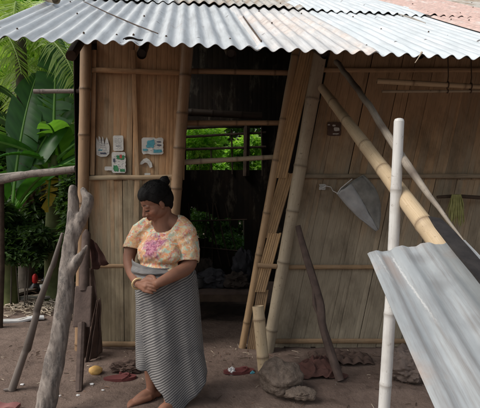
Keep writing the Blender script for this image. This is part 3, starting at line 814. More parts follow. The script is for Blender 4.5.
banana('banana_plant', 'banana plant with one yellowed hanging leaf below the rail', at(52,200,5.9).x, 5.9, 1.78,
       [(-80, -40, .62, .22, .9, .3), (95, 84, 1.7, .46, .25, .2), (172, 50, 1.35, .34, .9, .9), (205, 30, 1.2, .30, .9, .6), (5, 45, 1.2, .34, 1.1, .6), (150, 60, 1.6, .36, .8, .7), (240, 20, 1.0, .26, 1.2, .3)], 5, yellow=True)
banana('banana_plant', 'tall banana plant with broad leaves at the left edge', at(6,200,5.6).x, 5.6, 1.15,
       [(80, 80, 1.9, .55, .4, .8), (20, 55, 1.6, .48, 1.1, .3), (-30, 50, 1.5, .42, 1.3, .2), (190, 55, 1.6, .45, 1.2, .2), (-90, 55, 1.3, .40, 1.5, .3), (50, 70, 1.9, .50, .6, .5)], 6)
banana('banana_plant', 'banana plant with a huge upright leaf beside the hut corner', at(66,200,6.6).x, 6.6, 1.35,
       [(110, 83, 2.2, .62, .3, .2), (170, 60, 1.8, .48, 1.1, .3), (230, 55, 1.7, .44, 1.2, .2), (-80, 68, 1.5, .42, 1.4, .3), (10, 60, 1.5, .46, 1.2, .3)], 9, mat='ban2')
banana('banana_plant', 'pale green banana plant rising far behind the left fence rail', at(24,200,7.8).x, 7.8, 1.9,
       [(90, 75, 1.9, .5, .5, .4), (180, 50, 1.8, .46, 1.2, .2), (0, 50, 1.8, .46, 1.2, .2), (-60, 55, 1.6, .42, 1.3, .3), (240, 45, 1.6, .42, 1.4, .1)], 12, mat='ban2')
# palm
rr = random.Random(4)
def palm(label, x, y, h, seed, mat, n=11, L=2.0):
    rr = random.Random(seed); r_ = root('palm_tree', label, 'palm', (x, y, 0), 'palms at the left')
    mb = MB(); mb.tube([(x,y,-.1),(x+.05,y,h*.5),(x,y,h)], [.11,.085,.07], 12, wob=.15); mb.build('trunk', M['bark'], r_)
    for i in range(n):
        mb = MB(); palm_frond(mb, (x,y,h), R(360*i/n+rr.uniform(-12,12)), R(rr.uniform(5,65)), L*rr.uniform(.8,1.1), 46, .42, R(rr.uniform(70,110)), rr)
        mb.build('frond', M[mat], r_, smooth=False, sharp=0)
palm('palm with drooping yellow green fronds above the roof corner', at(20,40,6.3).x, 6.3, 3.3, 3, 'palm', 12, 1.7)
palm('pale palm with hanging fronds between the banana plants and the hut', at(58,60,7.6).x, 7.6, 3.2, 8, 'palm_pale', 11, 1.5)
palm('pale palm towering behind the roof corner with fronds in the top left corner', at(14,40,8.6).x, 8.6, 4.2, 15, 'palm_pale', 15, 2.0)
palm('palm at the far left with fronds reaching into the top corner', at(-40,40,6.8).x, 6.8, 3.5, 9, 'palm', 11, 2.0)

# ------------------------------------------------------------ yard at left
t = root('bamboo_fence', 'old grey bamboo rail on a mossy post left of the hut', 'fence', grd(4, 330))
a = at(-30, 183, 4.7); c = at(76, 169, 4.45)
mb = MB(); mb.tube([a, a.lerp(c,.3)+Vector((0,0,-.012)), a.lerp(c,.6)+Vector((0,0,.012)), a.lerp(c,.8), c], [.040,.038,.036,.036,.032], 14, att=[0,0,.5,0,0], wob=.12); mb.build('rail', M['trunk'], t)
mb = MB(); mb.tube([at(-28,178,4.75), at(20,173,4.7), at(72,173,4.5)], [.012,.014,.012], 8, wob=.2); mb.build('rail', M['wood_board'], t)
p = at(5, 182, 4.72); mb = MB(); mb.tube([(p.x-.1,p.y,-.05),(p.x-.06,p.y,.6),p+Vector((-.04,0,-.02))], [.035,.03,.03], 12, wob=.25); mb.build('post', M['wood_dark'], t)
def plank(name, a, c, w_, th, mat, label, cat='plank', group=None):
    a = Vector(a); c = Vector(c); d = (c-a); s_ = Vector((-d.y, d.x, 0)).normalized(); mb = MB(); n = 14
    rr = random.Random(int(abs(a.x)*1000)); V=[];U=[];Fs=[]
    for i in range(n+1):
        p = a+d*i/n+Vector((0,0,.006*math.sin(i*.7)))
        e = w_*(1+.06*rr.uniform(-1,1))
        for (sx_, zz) in ((-1,0),(-1,th),(0,th*1.1),(1,th),(1,0)): V.append(p+s_*e*sx_+Vector((0,0,zz))); U.append((sx_, i/n))
    for i in range(n):
        for k in range(5): Fs.append((i*5+k, i*5+(k+1)%5, (i+1)*5+(k+1)%5, (i+1)*5+k))
    Fs.append((4,3,2,1,0)); Fs.append(tuple(n*5+k for k in range(5))); mb.add(V, Fs, U)
    o = mb.build(name, M[mat], sharp=30); return tag(o, label, cat, group)
def g_(px, py, z=.012): 
    p = grd(px, py); return Vector((p.x, p.y, z))
plank('plank', g_(-8,325), g_(44,319), .05, .02, 'white', 'long pale plank lying on the yard ground at left')
plank('plank', g_(20,304,.05), g_(62,298,.03), .07, .025, 'wood_board', 'grey weathered plank lying behind the pile of chips')
plank('plank', g_(-5,300,.02), g_(32,293,.03), .08, .03, 'bark', 'dark log-like plank at the left edge of the yard')
tg = MB(); rr = random.Random(9)
for i in range(300):
    p = grd(rr.gauss(32,20), rr.gauss(309,4.5)); a = rr.gauss(0,.9)+(math.pi if rr.random()<.5 else 0); L = rr.uniform(.03,.15)
    d = Vector((math.cos(a), math.sin(a), rr.uniform(-.15,.2)))*L; z = .015+rr.random()*.035
    q = Vector((p.x, p.y, z)); tg.tube([q, q+d*.5+Vector((0,0,.004)), q+d], rr.uniform(.003,.008), 4)
tag(tg.build('wood_chips', M['straw']), 'pale split bamboo chips scattered across the yard', 'chips', kind='stuff')
# leaf litter, pebbles, crumbs near the hut
lm = MB(); rr = random.Random(10)
for i in range(420):
    x = rr.uniform(-2.6, 2.6); y = rr.uniform(2.3, 6.8) if x < -1.5 else rr.uniform(2.3, 4.4)
    s_ = rr.uniform(.003,.009)*(1.5 if x < -1.5 else 1); z = gz(x,y)
    V = [Vector((x,y,z))+Vector((rr.uniform(-1,1), rr.uniform(-1,1), rr.uniform(0,1)))*s_ for _ in range(4)]
    V = [Vector((x-s_,y-s_*.6,z)), Vector((x+s_,y-s_*.7,z)), Vector((x+s_*.2,y+s_,z)), Vector((x+rr.uniform(-.3,.3)*s_,y,z+s_*1.2))]
    lm.add(V, [(0,1,3),(1,2,3),(2,0,3),(0,2,1)])
tag(lm.build('pebbles', M['stone'], smooth=False, sharp=0), 'tiny stones and crumbs scattered over the bare earth', 'pebbles', kind='stuff')
lm = MB()
for i in range(1500):
    p = grd(rr.uniform(-15,88), 268+rr.random()**1.5*26); L = rr.uniform(.04,.12); a = rr.uniform(0,6.28); z = rr.uniform(.01,.08); c_ = Vector((p.x,p.y,z)); d = Vector((math.cos(a),math.sin(a),rr.uniform(-.3,.4)))*L; s_ = Vector((-math.sin(a),math.cos(a),rr.uniform(-.3,.3)))*L*.35
    lm.add([c_, c_+d*.5+s_, c_+d, c_+d*.5-s_], [(0,1,2,3)], None, [rr.random()]*4)
tag(lm.build('leaf_litter', M['husk'], smooth=False, sharp=0), 'dry brown leaves piled beneath the bushes', 'dead leaves', kind='stuff')
lm = MB(); rr = random.Random(12)
for i in range(520):
    x = rr.uniform(-2.7, 2.4); y = rr.choice((rr.uniform(2.6, 4.1), rr.gauss(4.0,.12))); a = rr.uniform(0,6.28); L = rr.uniform(.01,.05)*(1 if rr.random()<.8 else 2.2); d = Vector((math.cos(a), math.sin(a), rr.uniform(-.05,.1)))*L
    q = Vector((x,y,gz(x,y)+.004)); lm.cur = rr.choice((0,0,1,2)); lm.tube([q, q+d*.5+Vector((0,0,.003)), q+d], rr.uniform(.0008,.0028), 4)
tag(lm.build('twigs', [M['wood_dark'], M['straw'], M['husk']], smooth=False, sharp=0), 'tiny twigs and straw bits scattered over the earth before the hut', 'twigs', kind='stuff')
# litter heap with the red ball-like cap
p = grd(35, 292); r_ = root('plastic_bottle', 'dark plastic bottle with a bright red cap standing in the yard', 'bottle', (p.x, p.y, 0))
q = at(35, 283, p.y); mb = MB(); mb.tube([(p.x,p.y,0),(p.x,p.y,.02),(p.x,p.y,q.z-.05),(p.x,p.y,q.z)], [.05,.075,.07,.03], 14); mb.build('body', M['black'], r_)
q2 = at(35,276,p.y); mb = MB(); mb.tube([q, q+Vector((0,0,.02)), q2+Vector((0,0,-.0)), q2+Vector((0,0,.03))], [.025,.036,.036,.015], 14); mb.build('cap', M['red'], r_)
for j, (x, y, w_, lab) in enumerate(((29,287,.035,'small white scrap left of the red capped bottle'), (46,287,.04,'white plastic cup right of the red capped bottle'), (37,287,.025,'white tag in front of the red capped bottle'))):
    q = grd(x, y+3); mb = MB(); mb.tube([(q.x,q.y-.1,0),(q.x,q.y-.1,.05),(q.x,q.y-.1,.10)], [w_*.8,w_,w_*1.1], 10, wob=.2, seed=j); tag(mb.build(('plastic_scrap','plastic_cup','plastic_scrap')[j], M['white']), lab, ('scrap','cup','scrap')[j])
rock('tin_can', grd(52,286)+Vector((0,0,.07)), .14,.08,.07,'black',3,.3); tag(bpy.data.objects['tin_can'], 'dark crumpled tin lying right of the red capped bottle', 'tin')
for j, (x, y, s_, mt, lab) in enumerate(((12,292,.12,'stone_grey','grey stone in the yard left of the bottle'), (2,285,.16,'stone','large dull stone at the left edge of the yard'), (66,290,.12,'stone','brown stone beside the forked trunk in the yard'), (20,279,.11,'bark','dark stone under the bushes in the yard'))):
    q = grd(x, y); tag(rock('stone', (q.x, q.y, s_*.35), s_*1.2, s_, s_*.6, mt, j+5), lab, 'stone')
for j, (x, y, w1, h1, lab) in enumerate(((30,180,9,8,'brown dried husk hanging under the left rail'), (26,198,8,10,'brown withered leaf bunch low under the left rail'), (24,120,6,9,'pale brown flower bud among the banana leaves'))):
    q = at(x, y, 6.1); tag(rock('dry_husk', q, w1/F*6, .07, h1/F*6, 'husk', j+30, .5), lab, 'husk')

# forked trunk
t = root('forked_trunk', 'thick grey weathered tree trunk with forked top leaning before the hut', 'tree trunk', (at(40,420,2.95).x, 2.95, 0))
mb = MB()
TP = [(40,428,2.93),(48.5,392,2.96),(57,350,3.0),(63.5,310,3.04),(67,275,3.08),(71,245,3.11),(73,225,3.14),(73.5,205,3.16),(73,192,3.17),(73.5,186,3.18)]
TR = [.062,.060,.057,.055,.052,.046,.043,.039,.032,.021]
def smooth_path(P, R_, k=5):
    out=[];ro=[]
    n=len(P)
    for i in range(n-1):
        p0=P[max(i-1,0)];p1=P[i];p2=P[i+1];p3=P[min(i+2,n-1)]
        for j in range(k):
            t_=j/k; out.append(.5*((2*p1)+(p2-p0)*t_+(2*p0-5*p1+4*p2-p3)*t_*t_+(3*p1-p0-3*p2+p3)*t_**3)); ro.append(R_[i]+(R_[i+1]-R_[i])*t_)
    out.append(P[-1]); ro.append(R_[-1]); return out, ro
a_, b_ = smooth_path([at(*q) for q in TP], TR); mb.tube(a_, b_, 18, wob=.22, seed=1)
a_, b_ = smooth_path([at(*q) for q in ((73,238,3.12),(79,224,3.12),(86,210,3.12),(88,200,3.13),(84,192,3.15),(82,188,3.16))], [.040,.038,.036,.034,.026,.014]); mb.tube(a_, b_, 14, wob=.2, seed=2)
a_, b_ = smooth_path([at(*q) for q in ((69,272,3.08),(76,262,3.06),(83,252,3.05),(87.5,245,3.04))], [.045,.032,.020,.008]); mb.tube(a_, b_, 12, wob=.2, seed=3)
o = mb.build('trunk', M['trunk'], t)
def remesh(o, vox, smooth=6, fac=.5, extra=None):
    md = o.modifiers.new('r', 'REMESH'); md.mode = 'VOXEL'; md.voxel_size = vox; md.use_smooth_shade = True
    if smooth: sm = o.modifiers.new('s', 'SMOOTH'); sm.factor = fac; sm.iterations = smooth
    dg = bpy.context.evaluated_depsgraph_get(); me = bpy.data.meshes.new_from_object(o.evaluated_get(dg))
    o.modifiers.clear(); old = o.data; mats = [x for x in old.materials]; o.data = me; me.name = old.name+'_mesh'
    if not len(me.materials):
        for x in mats: me.materials.append(x)
    return me
me = remesh(o, .009, 3)
# new UVs for the trunk: around / along
ul = me.uv_layers.new(name='UVMap')
for lp, d_ in zip(me.loops, ul.data):
    v = me.vertices[lp.vertex_index].co; d_.uv = ((v.x*.9+v.y)*.9, v.z)

for v in me.vertices:
    c_ = v.co; v.co += v.normal*(.007*noise.noise(Vector((c_.x*22, c_.y*22, c_.z*5)))+.004*noise.noise(Vector((c_.x*60, c_.y*60, c_.z*16))))
# left leaning stick
a = grd(12, 391); mb = MB(); c = at(62.5, 233, 3.28)
pp = [a+Vector((0,0,.012)), a.lerp(c,.25)+Vector((.004,0,0)), a.lerp(c,.27)+Vector((.012,0,.0)), a.lerp(c,.5), a.lerp(c,.52)+Vector((-.008,0,0)), a.lerp(c,.78), a.lerp(c,.8)+Vector((.006,0,0)), c]
mb.tube(pp, [.028,.024,.029,.022,.025,.018,.021,.010], 12, att=[0,0,1,0,1,0,1,0], wob=.12)
mb.tube([pp[0]+Vector((-.005,0,0)), pp[0]+Vector((-.05,-.02,.006))], [.016,.006], 8)
tag(mb.build('walking_stick', mat_bamboo('dull_stick', (.16,.135,.12), (.24,.21,.19), (.08,.065,.055))), 'knotty dull brown stick leaning on the forked trunk from the left', 'stick')

# old spade-like board on a post
t = root('wooden_paddle', 'dark wooden shaft with broad flat blade leaning against hut corner', 'paddle', grd(79, 391))
b0 = grd(79, 392); b1 = at(82,327,3.65); b2 = at(84,286,3.80); b3 = at(86.5,231,3.98)
mb = MB(); mb.tube([b0, b0.lerp(b1,.5), b1+Vector((0,0,.03))], [.024,.028,.030], 8, wob=.1); mb.build('handle', M['wood_red'], t)
mb = MB(); ay = (b2-b1).normalized(); mb_ax = Vector((1,0,0)); mb.box((b1+b2)*.5, mb_ax*.070, Vector((0,1,0)).cross(Vector((0,0,1)))*0+Vector((0,.014,0)), ay*((b2-b1).length*.5))
o = mb.build('blade', M['wood_red'], t, smooth=False); bv = o.modifiers.new('b', 'BEVEL'); bv.width = .01; bv.segments = 3
mb = MB(); mb.tube([b2-Vector((0,0,.04)), b2.lerp(b3,.5), b3.lerp(b2,.06), b3+Vector((0,0,.012))], [.042,.038,.036,.012], 10, wob=.12); mb.build('shaft', M['wood_red'], t)

def cloth(name, corners, mat, label, cat, folds=4, amp=.02, seed=0, n=22, th=.004):
    """corners: tl, tr, br, bl"""
    tl, tr, br, bl = [Vector(x) for x in corners]; mb = MB()
    nrm = (tr-tl).cross(bl-tl).normalized()
    def fn(u, v):
        p = tl.lerp(tr, u).lerp(bl.lerp(br, u), v)
        return p+nrm*(amp*math.sin(u*folds*6.28+v*1.5+seed)*(.3+v)+amp*1.2*noise.noise(Vector((u*3,v*3,seed))))+Vector((0,0,.02*noise.noise(Vector((u*4,seed,0)))*v))
    mb.grid(fn, n, n); o = mb.build(name, M[mat], sharp=0, solid=th); return tag(o, label, cat)
cloth('hanging_rag', (at(88,236,4.0), at(96,243,3.98), at(108,264,3.97), at(91,271,3.95)), 'rag', 'reddish brown rag hanging beside the top of the wooden paddle', 'rag', 2, .02, 1)
cloth('dark_cloth', (at(79,268,4.03), at(93,268,4.03), at(103,350,3.98), at(80,362,3.95)), 'rag_dark', 'long dark brown cloth hanging down behind the wooden paddle', 'cloth', 2, .03, 2)
cloth('dark_cloth', (at(97,300,3.99), at(101,298,3.99), at(102,352,3.97), at(84,366,3.80)), 'rag_dark', 'brown cloth end trailing to the ground beside the hut corner', 'cloth', 2, .02, 5)
rock('yellow_fruit', grd(95.5,375)+Vector((0,0,.036)), .052,.04,.036,'yellow',2,.08, freq=1.2); tag(bpy.data.objects['yellow_fruit'], 'yellow fruit lying on the ground below the hut corner', 'fruit')
# shoes by the wall behind the woman and at the doorway
def sandal(px, py, rot, mat, label, L=.24):
    p = grd(px, py); t = root('sandal', label, 'sandal', (p.x, p.y, gz(p.x,p.y)), 'dark red sandals on the ground'); mb = MB(); c, s_ = math.cos(rot), math.sin(rot)
    n = 24; out = []
    for i in range(n):
        a = 2*math.pi*i/n; x = math.cos(a)*L/2; y = math.sin(a)*(.045+.008*math.cos(a)); out.append((x*c-y*s_, x*s_+y*c))
    z = gz(p.x,p.y)+.002; V = [(p.x+x, p.y+y, z) for x, y in out]+[(p.x+x, p.y+y, z+.022) for x, y in out]
    mb.add(V, [tuple(range(n-1,-1,-1)), tuple(range(n,2*n))]+[(i,(i+1)%n,n+(i+1)%n,n+i) for i in range(n)]); mb.build('sole', M[mat], t)
    mb = MB(); pts = []
    for i in range(9):
        a = math.pi*i/8; x = L*(.05+.22*math.sin(a)); y = math.cos(a)*.044; pts.append((p.x+x*c-y*s_, p.y+x*s_+y*c, z+.018+.018*math.sin(a)))
    mb.tube(pts, .007, 8); mb.build('strap', M[mat], t)
sandal(120, 379, .2, 'maroon', 'dark red sandal left of the woman near the hut wall')
sandal(129, 370, 1.2, 'maroon', 'dark red sandal tipped close behind the woman')
sandal(239, 373, .1, 'maroon', 'dark red sandal lying in the doorway')
RAGL = 1
o = rock('paper_scrap', grd(231.5,374)+Vector((0,0,.02)), .03,.02,.03,'white',4,.5); tag(o, 'crumpled white paper scrap beside the doorway sandal', 'scrap')
o = rock('paper_scrap', grd(252,374)+Vector((0,0,.012)), .02,.015,.012,'paper_blue',5,.5); tag(o, 'tiny bluish scrap at the foot of the bamboo stump', 'scrap')
for j, (x, y, s_) in enumerate(((22.5,385,.012),(92,386,.012),(103,391,.008),(78,396,.01),(60,397,.008))):
    p = grd(x,y); o = rock('pebble', (p.x,p.y,gz(p.x,p.y)+s_*.4), s_*1.4, s_, s_*.6, 'white', j, .3, sub=2)
    tag(o, ['tiny white pebble near the foot of the leaning stick', 'tiny white pebble right of the wooden paddle foot', 'tiny white pebble right and below the yellow fruit', 'tiny white pebble below the paddle', 'tiny white pebble at the foot of the forked trunk'][j], 'pebble')

# stump of bamboo, sack, stones, rag, leaning stick
a = grd(264.5, 372); o = pole('bamboo_stump', a-Vector((0,0,.03)), at(258,306,3.72), .048, .045, 'bam_yellow', 'short thick pale bamboo length standing before the doorway jamb', 'bamboo', seed=3, gap=.28)
def lump(name, px, py, rx, rz, ry, mat, seed, label, cat, amp=.3, freq=1.6, dz=0, H_=.8, oc=4, rot=0):
    p = grd(px, py); o = rock(name, (p.x, p.y, rz*.75+dz), rx, ry, rz, mat, seed, amp, freq=freq, sub=5, H_=H_, oc=oc, rot=rot); return tag(o, label, cat)
lump('sack', 281, 389, .155, .118, .15, 'sack', 3, 'lumpy brown sack slumped at the foot of the pale bamboo stump', 'sack', .24, 1.25, H_=1.5, oc=3)
lump('sack', 299, 397, .12, .042, .07, 'sack', 8, 'flat empty brown sack trailing on the ground right of the lumpy one', 'sack', .22, 1.4, H_=1.5, oc=3, rot=-.25)
lump('stone', 268, 386, .05, .05, .04, 'stone', 15, 'small stone at the left foot of the lumpy sack', 'stone', .3)
lump('stone', 408, 378, .17, .13, .14, 'stone', 12, 'large dark reddish stone right of the white pole', 'stone', .3)
cl = MB(); pc = grd(319, 372)
def ragf(u, v):
    x = (u-.5)*.34*(1-.2*v)+.03*math.sin(v*9); y = (v-.5)*.30
    m_ = max(0, 1-((u-.45)/.55)**2-((v-.55)/.6)**2)
    x += .035*noise.noise(Vector((u*3, v*3, 4))); y += .04*noise.noise(Vector((u*3, v*3, 8)))
    rg = 1-abs(noise.noise(Vector((u*3.2+2+v, v*2.6, 1))))*2.2
    return Vector((pc.x+x, pc.y+y, .008+.055*m_+.04*rg*(m_+.15)+.022*(1-abs(math.sin(u*9+v*5+5*noise.noise(Vector((v*3,u*2,2))))))*(m_+.2)+.02*noise.noise(Vector((u*11, v*10, 5)))*(m_+.2)))
cl.grid(ragf, 70, 70); tag(cl.build('red_rag', M['rag'], sharp=0, solid=.005), 'rust red crumpled rag on the ground against the right wall', 'rag')
cl = MB(); pc2 = grd(340, 360)
cl.grid(lambda u, v: Vector((pc2.x+(u-.5)*.5, pc2.y+(v-.5)*.25, .01+.05*abs(noise.noise(Vector((u*6, v*5, 9))))*1.6)), 30, 20); tag(cl.build('brown_rag', M['rag_dark'], sharp=0, solid=.005), 'dull brown cloth spread behind the foot of the slanting stick', 'cloth')
a = grd(340, 382)+Vector((0,0,.01)); c = at(298, 226, 3.98)
mb = MB(); pts, rd = smooth_path([a, a.lerp(c,.3)+Vector((-.02,0,0)), a.lerp(c,.5)+Vector((.01,0,0)), a.lerp(c,.75), c], [.030,.032,.034,.030,.022]); mb.tube(pts, rd, 12, wob=.3, seed=4)
mb.tube([a.lerp(c,.38)+Vector((-.03,0,0)), a.lerp(c,.46)+Vector((-.035,0,0)), a.lerp(c,.6)], [.006,.018,.012], 8, wob=.3)
tag(mb.build('crooked_stick', M['wood_red']), 'crooked dark brown branch leaning on the right wall above the red rag', 'stick')

for o_ in [x for x in bpy.data.objects if x.name.startswith('sack')]:
    for v in o_.data.vertices:
        c_ = v.co; a_ = math.atan2(c_.z-.1, c_.x); k_ = 1-abs(noise.noise(Vector((c_.x*11+c_.z*5, c_.y*9, c_.z*10))))*2
        v.co += v.normal*(.008*k_-.004+.0035*math.sin(a_*9+6*noise.noise(c_*7))+.003*noise.noise(c_*60))
lump('crumpled_rag', 127, 372, .12, .05, .06, 'rag_dark', 22, 'dull brown crumpled rag on the ground just behind the woman', 'rag', .45, 2.0)
# right side poles
pole('bamboo_pole', at(322, 88, 3.95), at(468, 283, 1.86), .034, .046, 'bam_yellow', 'thick yellow bamboo pole slanting down to the loose metal sheet', seed=5, gap=.42)
a = at(336,62,3.85); c = at(471,250,1.75)
mb = MB(); k = 24; P_ = [a.lerp(c, i/k)+Vector((.008*noise.noise(Vector((i*.5,0,0))),0,.018*math.sin(i/k*6)+.012*noise.noise(Vector((i*.45,5,0))))) for i in range(k+1)]
mb.tube(P_, [.0205 if i < 17 else .0205*(1-(i-17)/7.6) for i in range(k+1)], 12, att=[1.0 if i in (7, 13, 18) else 0 for i in range(k+1)], wob=.08)
tag(mb.build('sharpened_pole', M['bam_pole']), 'thin grey pole with a sharpened tip crossing behind the white pole', 'pole')
b0 = at(379,500,2.4); b0.z = -.05; o = pole('white_bamboo_pole', b0, at(399,121.5,2.42), .0315, .0255, 'bam_white', 'upright bleached white bamboo pole with rounded top', seed=8, gap=.36, bow=.012)
mb = MB(); tp = at(399,121.5,2.42); mb.tube([tp-Vector((0,0,.001)), tp+Vector((0,0,.012)), tp+Vector((0,0,.016))], [.0255,.021,.010], 14); mb.build('rounded_tip', M['bam_white'], o)
o_ = bpy.data.objects['rounded_tip']; 
# bright poles tied under the eave at right
for j, (pa, pb, r0, lab) in enumerate((((377,81),(500,88),.019,'pale bamboo pole tied under the eave, the thicker upper one'), ((382,91.5),(500,91),.010,'thin pale bamboo strip tied under the eave below the thicker one'))):
    o = pole('bamboo_pole', at(*pa, 3.35), at(*pb, 3.3), r0, r0*.9, 'bam_yellow' if j == 0 else 'bam_grey', lab, seed=30+j, gap=.5, group='pale poles tied under the eave')
    for px in (448, 471):
        f = (px-pa[0])/(500-pa[0]); q = at(*pa, 3.35).lerp(at(*pb, 3.3), f); mb = MB()
        mb.tube([q+Vector((0, math.cos(a)*r0*1.15, math.sin(a)*r0*1.15)) for a in [i*math.pi/8 for i in range(17)]], .004, 6, cap=False)
        if j == 0: mb.tube([q+Vector((0,0,r0)), q+Vector((.004,0,.06)), Vector((q.x, q.y+.02, q.z+.34))], .004, 6)
        mb.build('tie', M['wood_dark'], o)

# loose corrugated sheet lying at waist height
A0 = at(367.5, 254.5, 1.55); dd = ray(267, 25).normalized()
B0 = at(450, 240.5, 1.50); ex = (B0-A0).normalized(); sxx = -dd; nx = ex.cross(sxx).normalized(); nx = nx if nx.z > 0 else -nx
tl = root('loose_metal_sheet', 'loose grey corrugated metal sheet sloping across the lower right corner', 'metal sheet', (A0.x+.3, 1.2, 0))
sheet('corrugated_sheet', 0, .300, 0, 1.15, 'tin_loose', parent=tl, org=A0, ex=ex, sx=sxx, nx=nx, pitch=.082, amp=.0055, seed=3, warp=.012, nails=False, edge=.012)
mb = MB()
rr = random.Random(41)
for k_ in range(0):
    u_ = .045+rr.uniform(-.006,.02); v_ = rr.uniform(.0,.55); L_ = rr.uniform(.05,.16); w_ = rr.uniform(.0012,.0035); P_ = []
    for side in (-1, 1):
        for q_ in range(7):
            f_ = q_/6 if side < 0 else 1-q_/6; uu = u_+side*w_*math.sin(math.pi*(.1+.8*f_))*rr.uniform(.5,1.2)+.02*(v_+L_*f_)*.3; vv = v_+L_*f_
            P_.append(A0+ex*uu+sxx*vv+nx*(.0062*math.sin(2*math.pi*uu/.082)+.012*noise.noise(Vector((uu*2.3, vv*1.4, 15.3)))+.0144*noise.noise(Vector((uu*5, vv*7, 3)))*(1-vv/1.15)**6+.0035))
    mb.add(P_, [tuple(range(14))])
# its supports out to the right
for (u, v) in ((.30, .45), (.28, 1.05), (.05, 1.10)):
    q = A0+ex*u+sxx*v; mb = MB(); mb.bamboo((q.x, q.y, -.05), q-Vector((0,0,.022)), .03, seed=int(u*90)+int(v*7)); tag(mb.build('support_post', M['bam_tan']), {.30:'bamboo prop under the middle right edge of the loose sheet', .28:'bamboo prop under the near right corner of the loose sheet', .05:'bamboo prop under the near left corner of the loose sheet'}[u], 'post')
# dark plank above its right edge
def hit(px, py, h):
    d_ = ray(px, py); o_ = Vector((0,0,CH)); q_ = A0+nx*h; return o_+d_*((q_-o_).dot(nx)/d_.dot(nx))
a = hit(446, 231, .045); c = hit(487, 280, .040); a, c = a-(c-a).normalized()*.11, c+(c-a).normalized()*.75
d = (c-a).normalized(); s_ = d.cross(Vector((0,1,0))).normalized()
mb = MB(); K = 12; V=[];Fs=[]
for i in range(K+1):
    p = a.lerp(c, i/K); hh = .027+.004*noise.noise(Vector((i*.6,2,0))); 
    if i == 0: hh = .017
    for (q, y) in ((-1,-1),(1,-1),(1,1),(-1,1)): V.append(p+s_*hh*q+Vector((0, .012*y, 0)))
for i in range(K):
    for k in range(4): Fs.append((i*4+k, i*4+(k+1)%4, (i+1)*4+(k+1)%4, (i+1)*4+k))
Fs += [(3,2,1,0), tuple(K*4+k for k in range(4))]
mb.add(V, Fs); tag(mb.build('dark_plank', M['wood_black'], smooth=False), 'dark narrow plank slanting down over the loose metal sheet', 'plank')

# rod with green cloth on the right wall
mb = MB(); mb.tube([at(437,197,4.05), at(456,196,4.05), at(500,199,4.05)], [.012,.016,.016], 8, wob=.2); rod = tag(mb.build('wall_rod', M['wood_dark']), 'dark rod fixed across the right wall with the yellow green tuft', 'rod')
mb = MB(); rr = random.Random(3)
for k_ in range(70):
    x0_ = rr.uniform(452,461); x1_ = (x0_-456.5)*rr.uniform(1.2,2.3)+456+rr.uniform(-1,1); y1_ = rr.uniform(208,227); Y_ = 4.02+rr.uniform(-.02,.015)
    mb.tube([at(x0_,194.5,Y_-.012), at(x0_*.5+x1_*.5+rr.uniform(-1,1),(195+y1_)/2,Y_-.02), at(x1_,y1_,Y_)], [.004,.006,.002], 5, att=[rr.random()]*3, squash=.35)
tag(mb.build('straw_tuft', M['greencloth']), 'yellow green dried leaf tuft hanging over the dark wall rod', 'tuft')
# plastic bag cone on the wall
t = root('plastic_bag', 'grey pointed plastic sack hanging open on the right wall', 'bag', at(358, 200, 4.0))
def conef(a0, a1, seed):
    A_ = at(336.5,193,3.96); B_ = at(361,175.5,3.99); T_ = at(377,230,3.98)
    def fn(u, v):
        an = math.pi*(a0+(a1-a0)*u); m = (A_+B_)/2; h = (B_-A_)/2
        rim = m+h*(-math.cos(an))+Vector((0,-.055*math.sin(an),0))-(T_-m).normalized()*.0
        tip = T_+(h*.12)*(-math.cos(an))+Vector((0,-.02*math.sin(an),0))
        p = rim.lerp(tip, v)
        bulge = .02*math.sin(math.pi*v)
        p += h.normalized()*(-math.cos(an))*bulge+Vector((1,0,.25)).normalized()*.075*max(0, -math.cos(an))**.7*math.sin(math.pi*min(1, v*.95+.05))**.8*(1-.25*v)
        return p+Vector((0,-1,0))*.012*noise.noise(Vector((u*4, v*4, seed)))+Vector((.006*noise.noise(Vector((u*5,v*6,seed+3))),0,.006*noise.noise(Vector((u*5,v*6,seed+5)))))
    return fn
mb = MB(); mb.grid(conef(0, .52, 1), 18, 24); mb.build('plastic_side', M['bag'], t, sharp=0, solid=.003)
mb = MB(); mb.grid(conef(.52, 1, 1), 18, 24); mb.build('net_side', M['bag_net'], t, sharp=0, solid=.003)
mb = MB(); mb.grid(conef(2, 1, 4), 18, 16); mb.build('back_side', M['bag_net'], t, sharp=0, solid=.003)
mb = MB(); mb.tube([at(337,193,3.95), at(333,191,4.0), at(331,187,4.08), at(326,186,4.1), at(322,188,4.1)], .0035, 6); mb.tube([at(337,194,3.95), at(341,188,3.93), at(352,179,3.95)], .004, 6); mb.build('wire_hanger', M['white'], t)

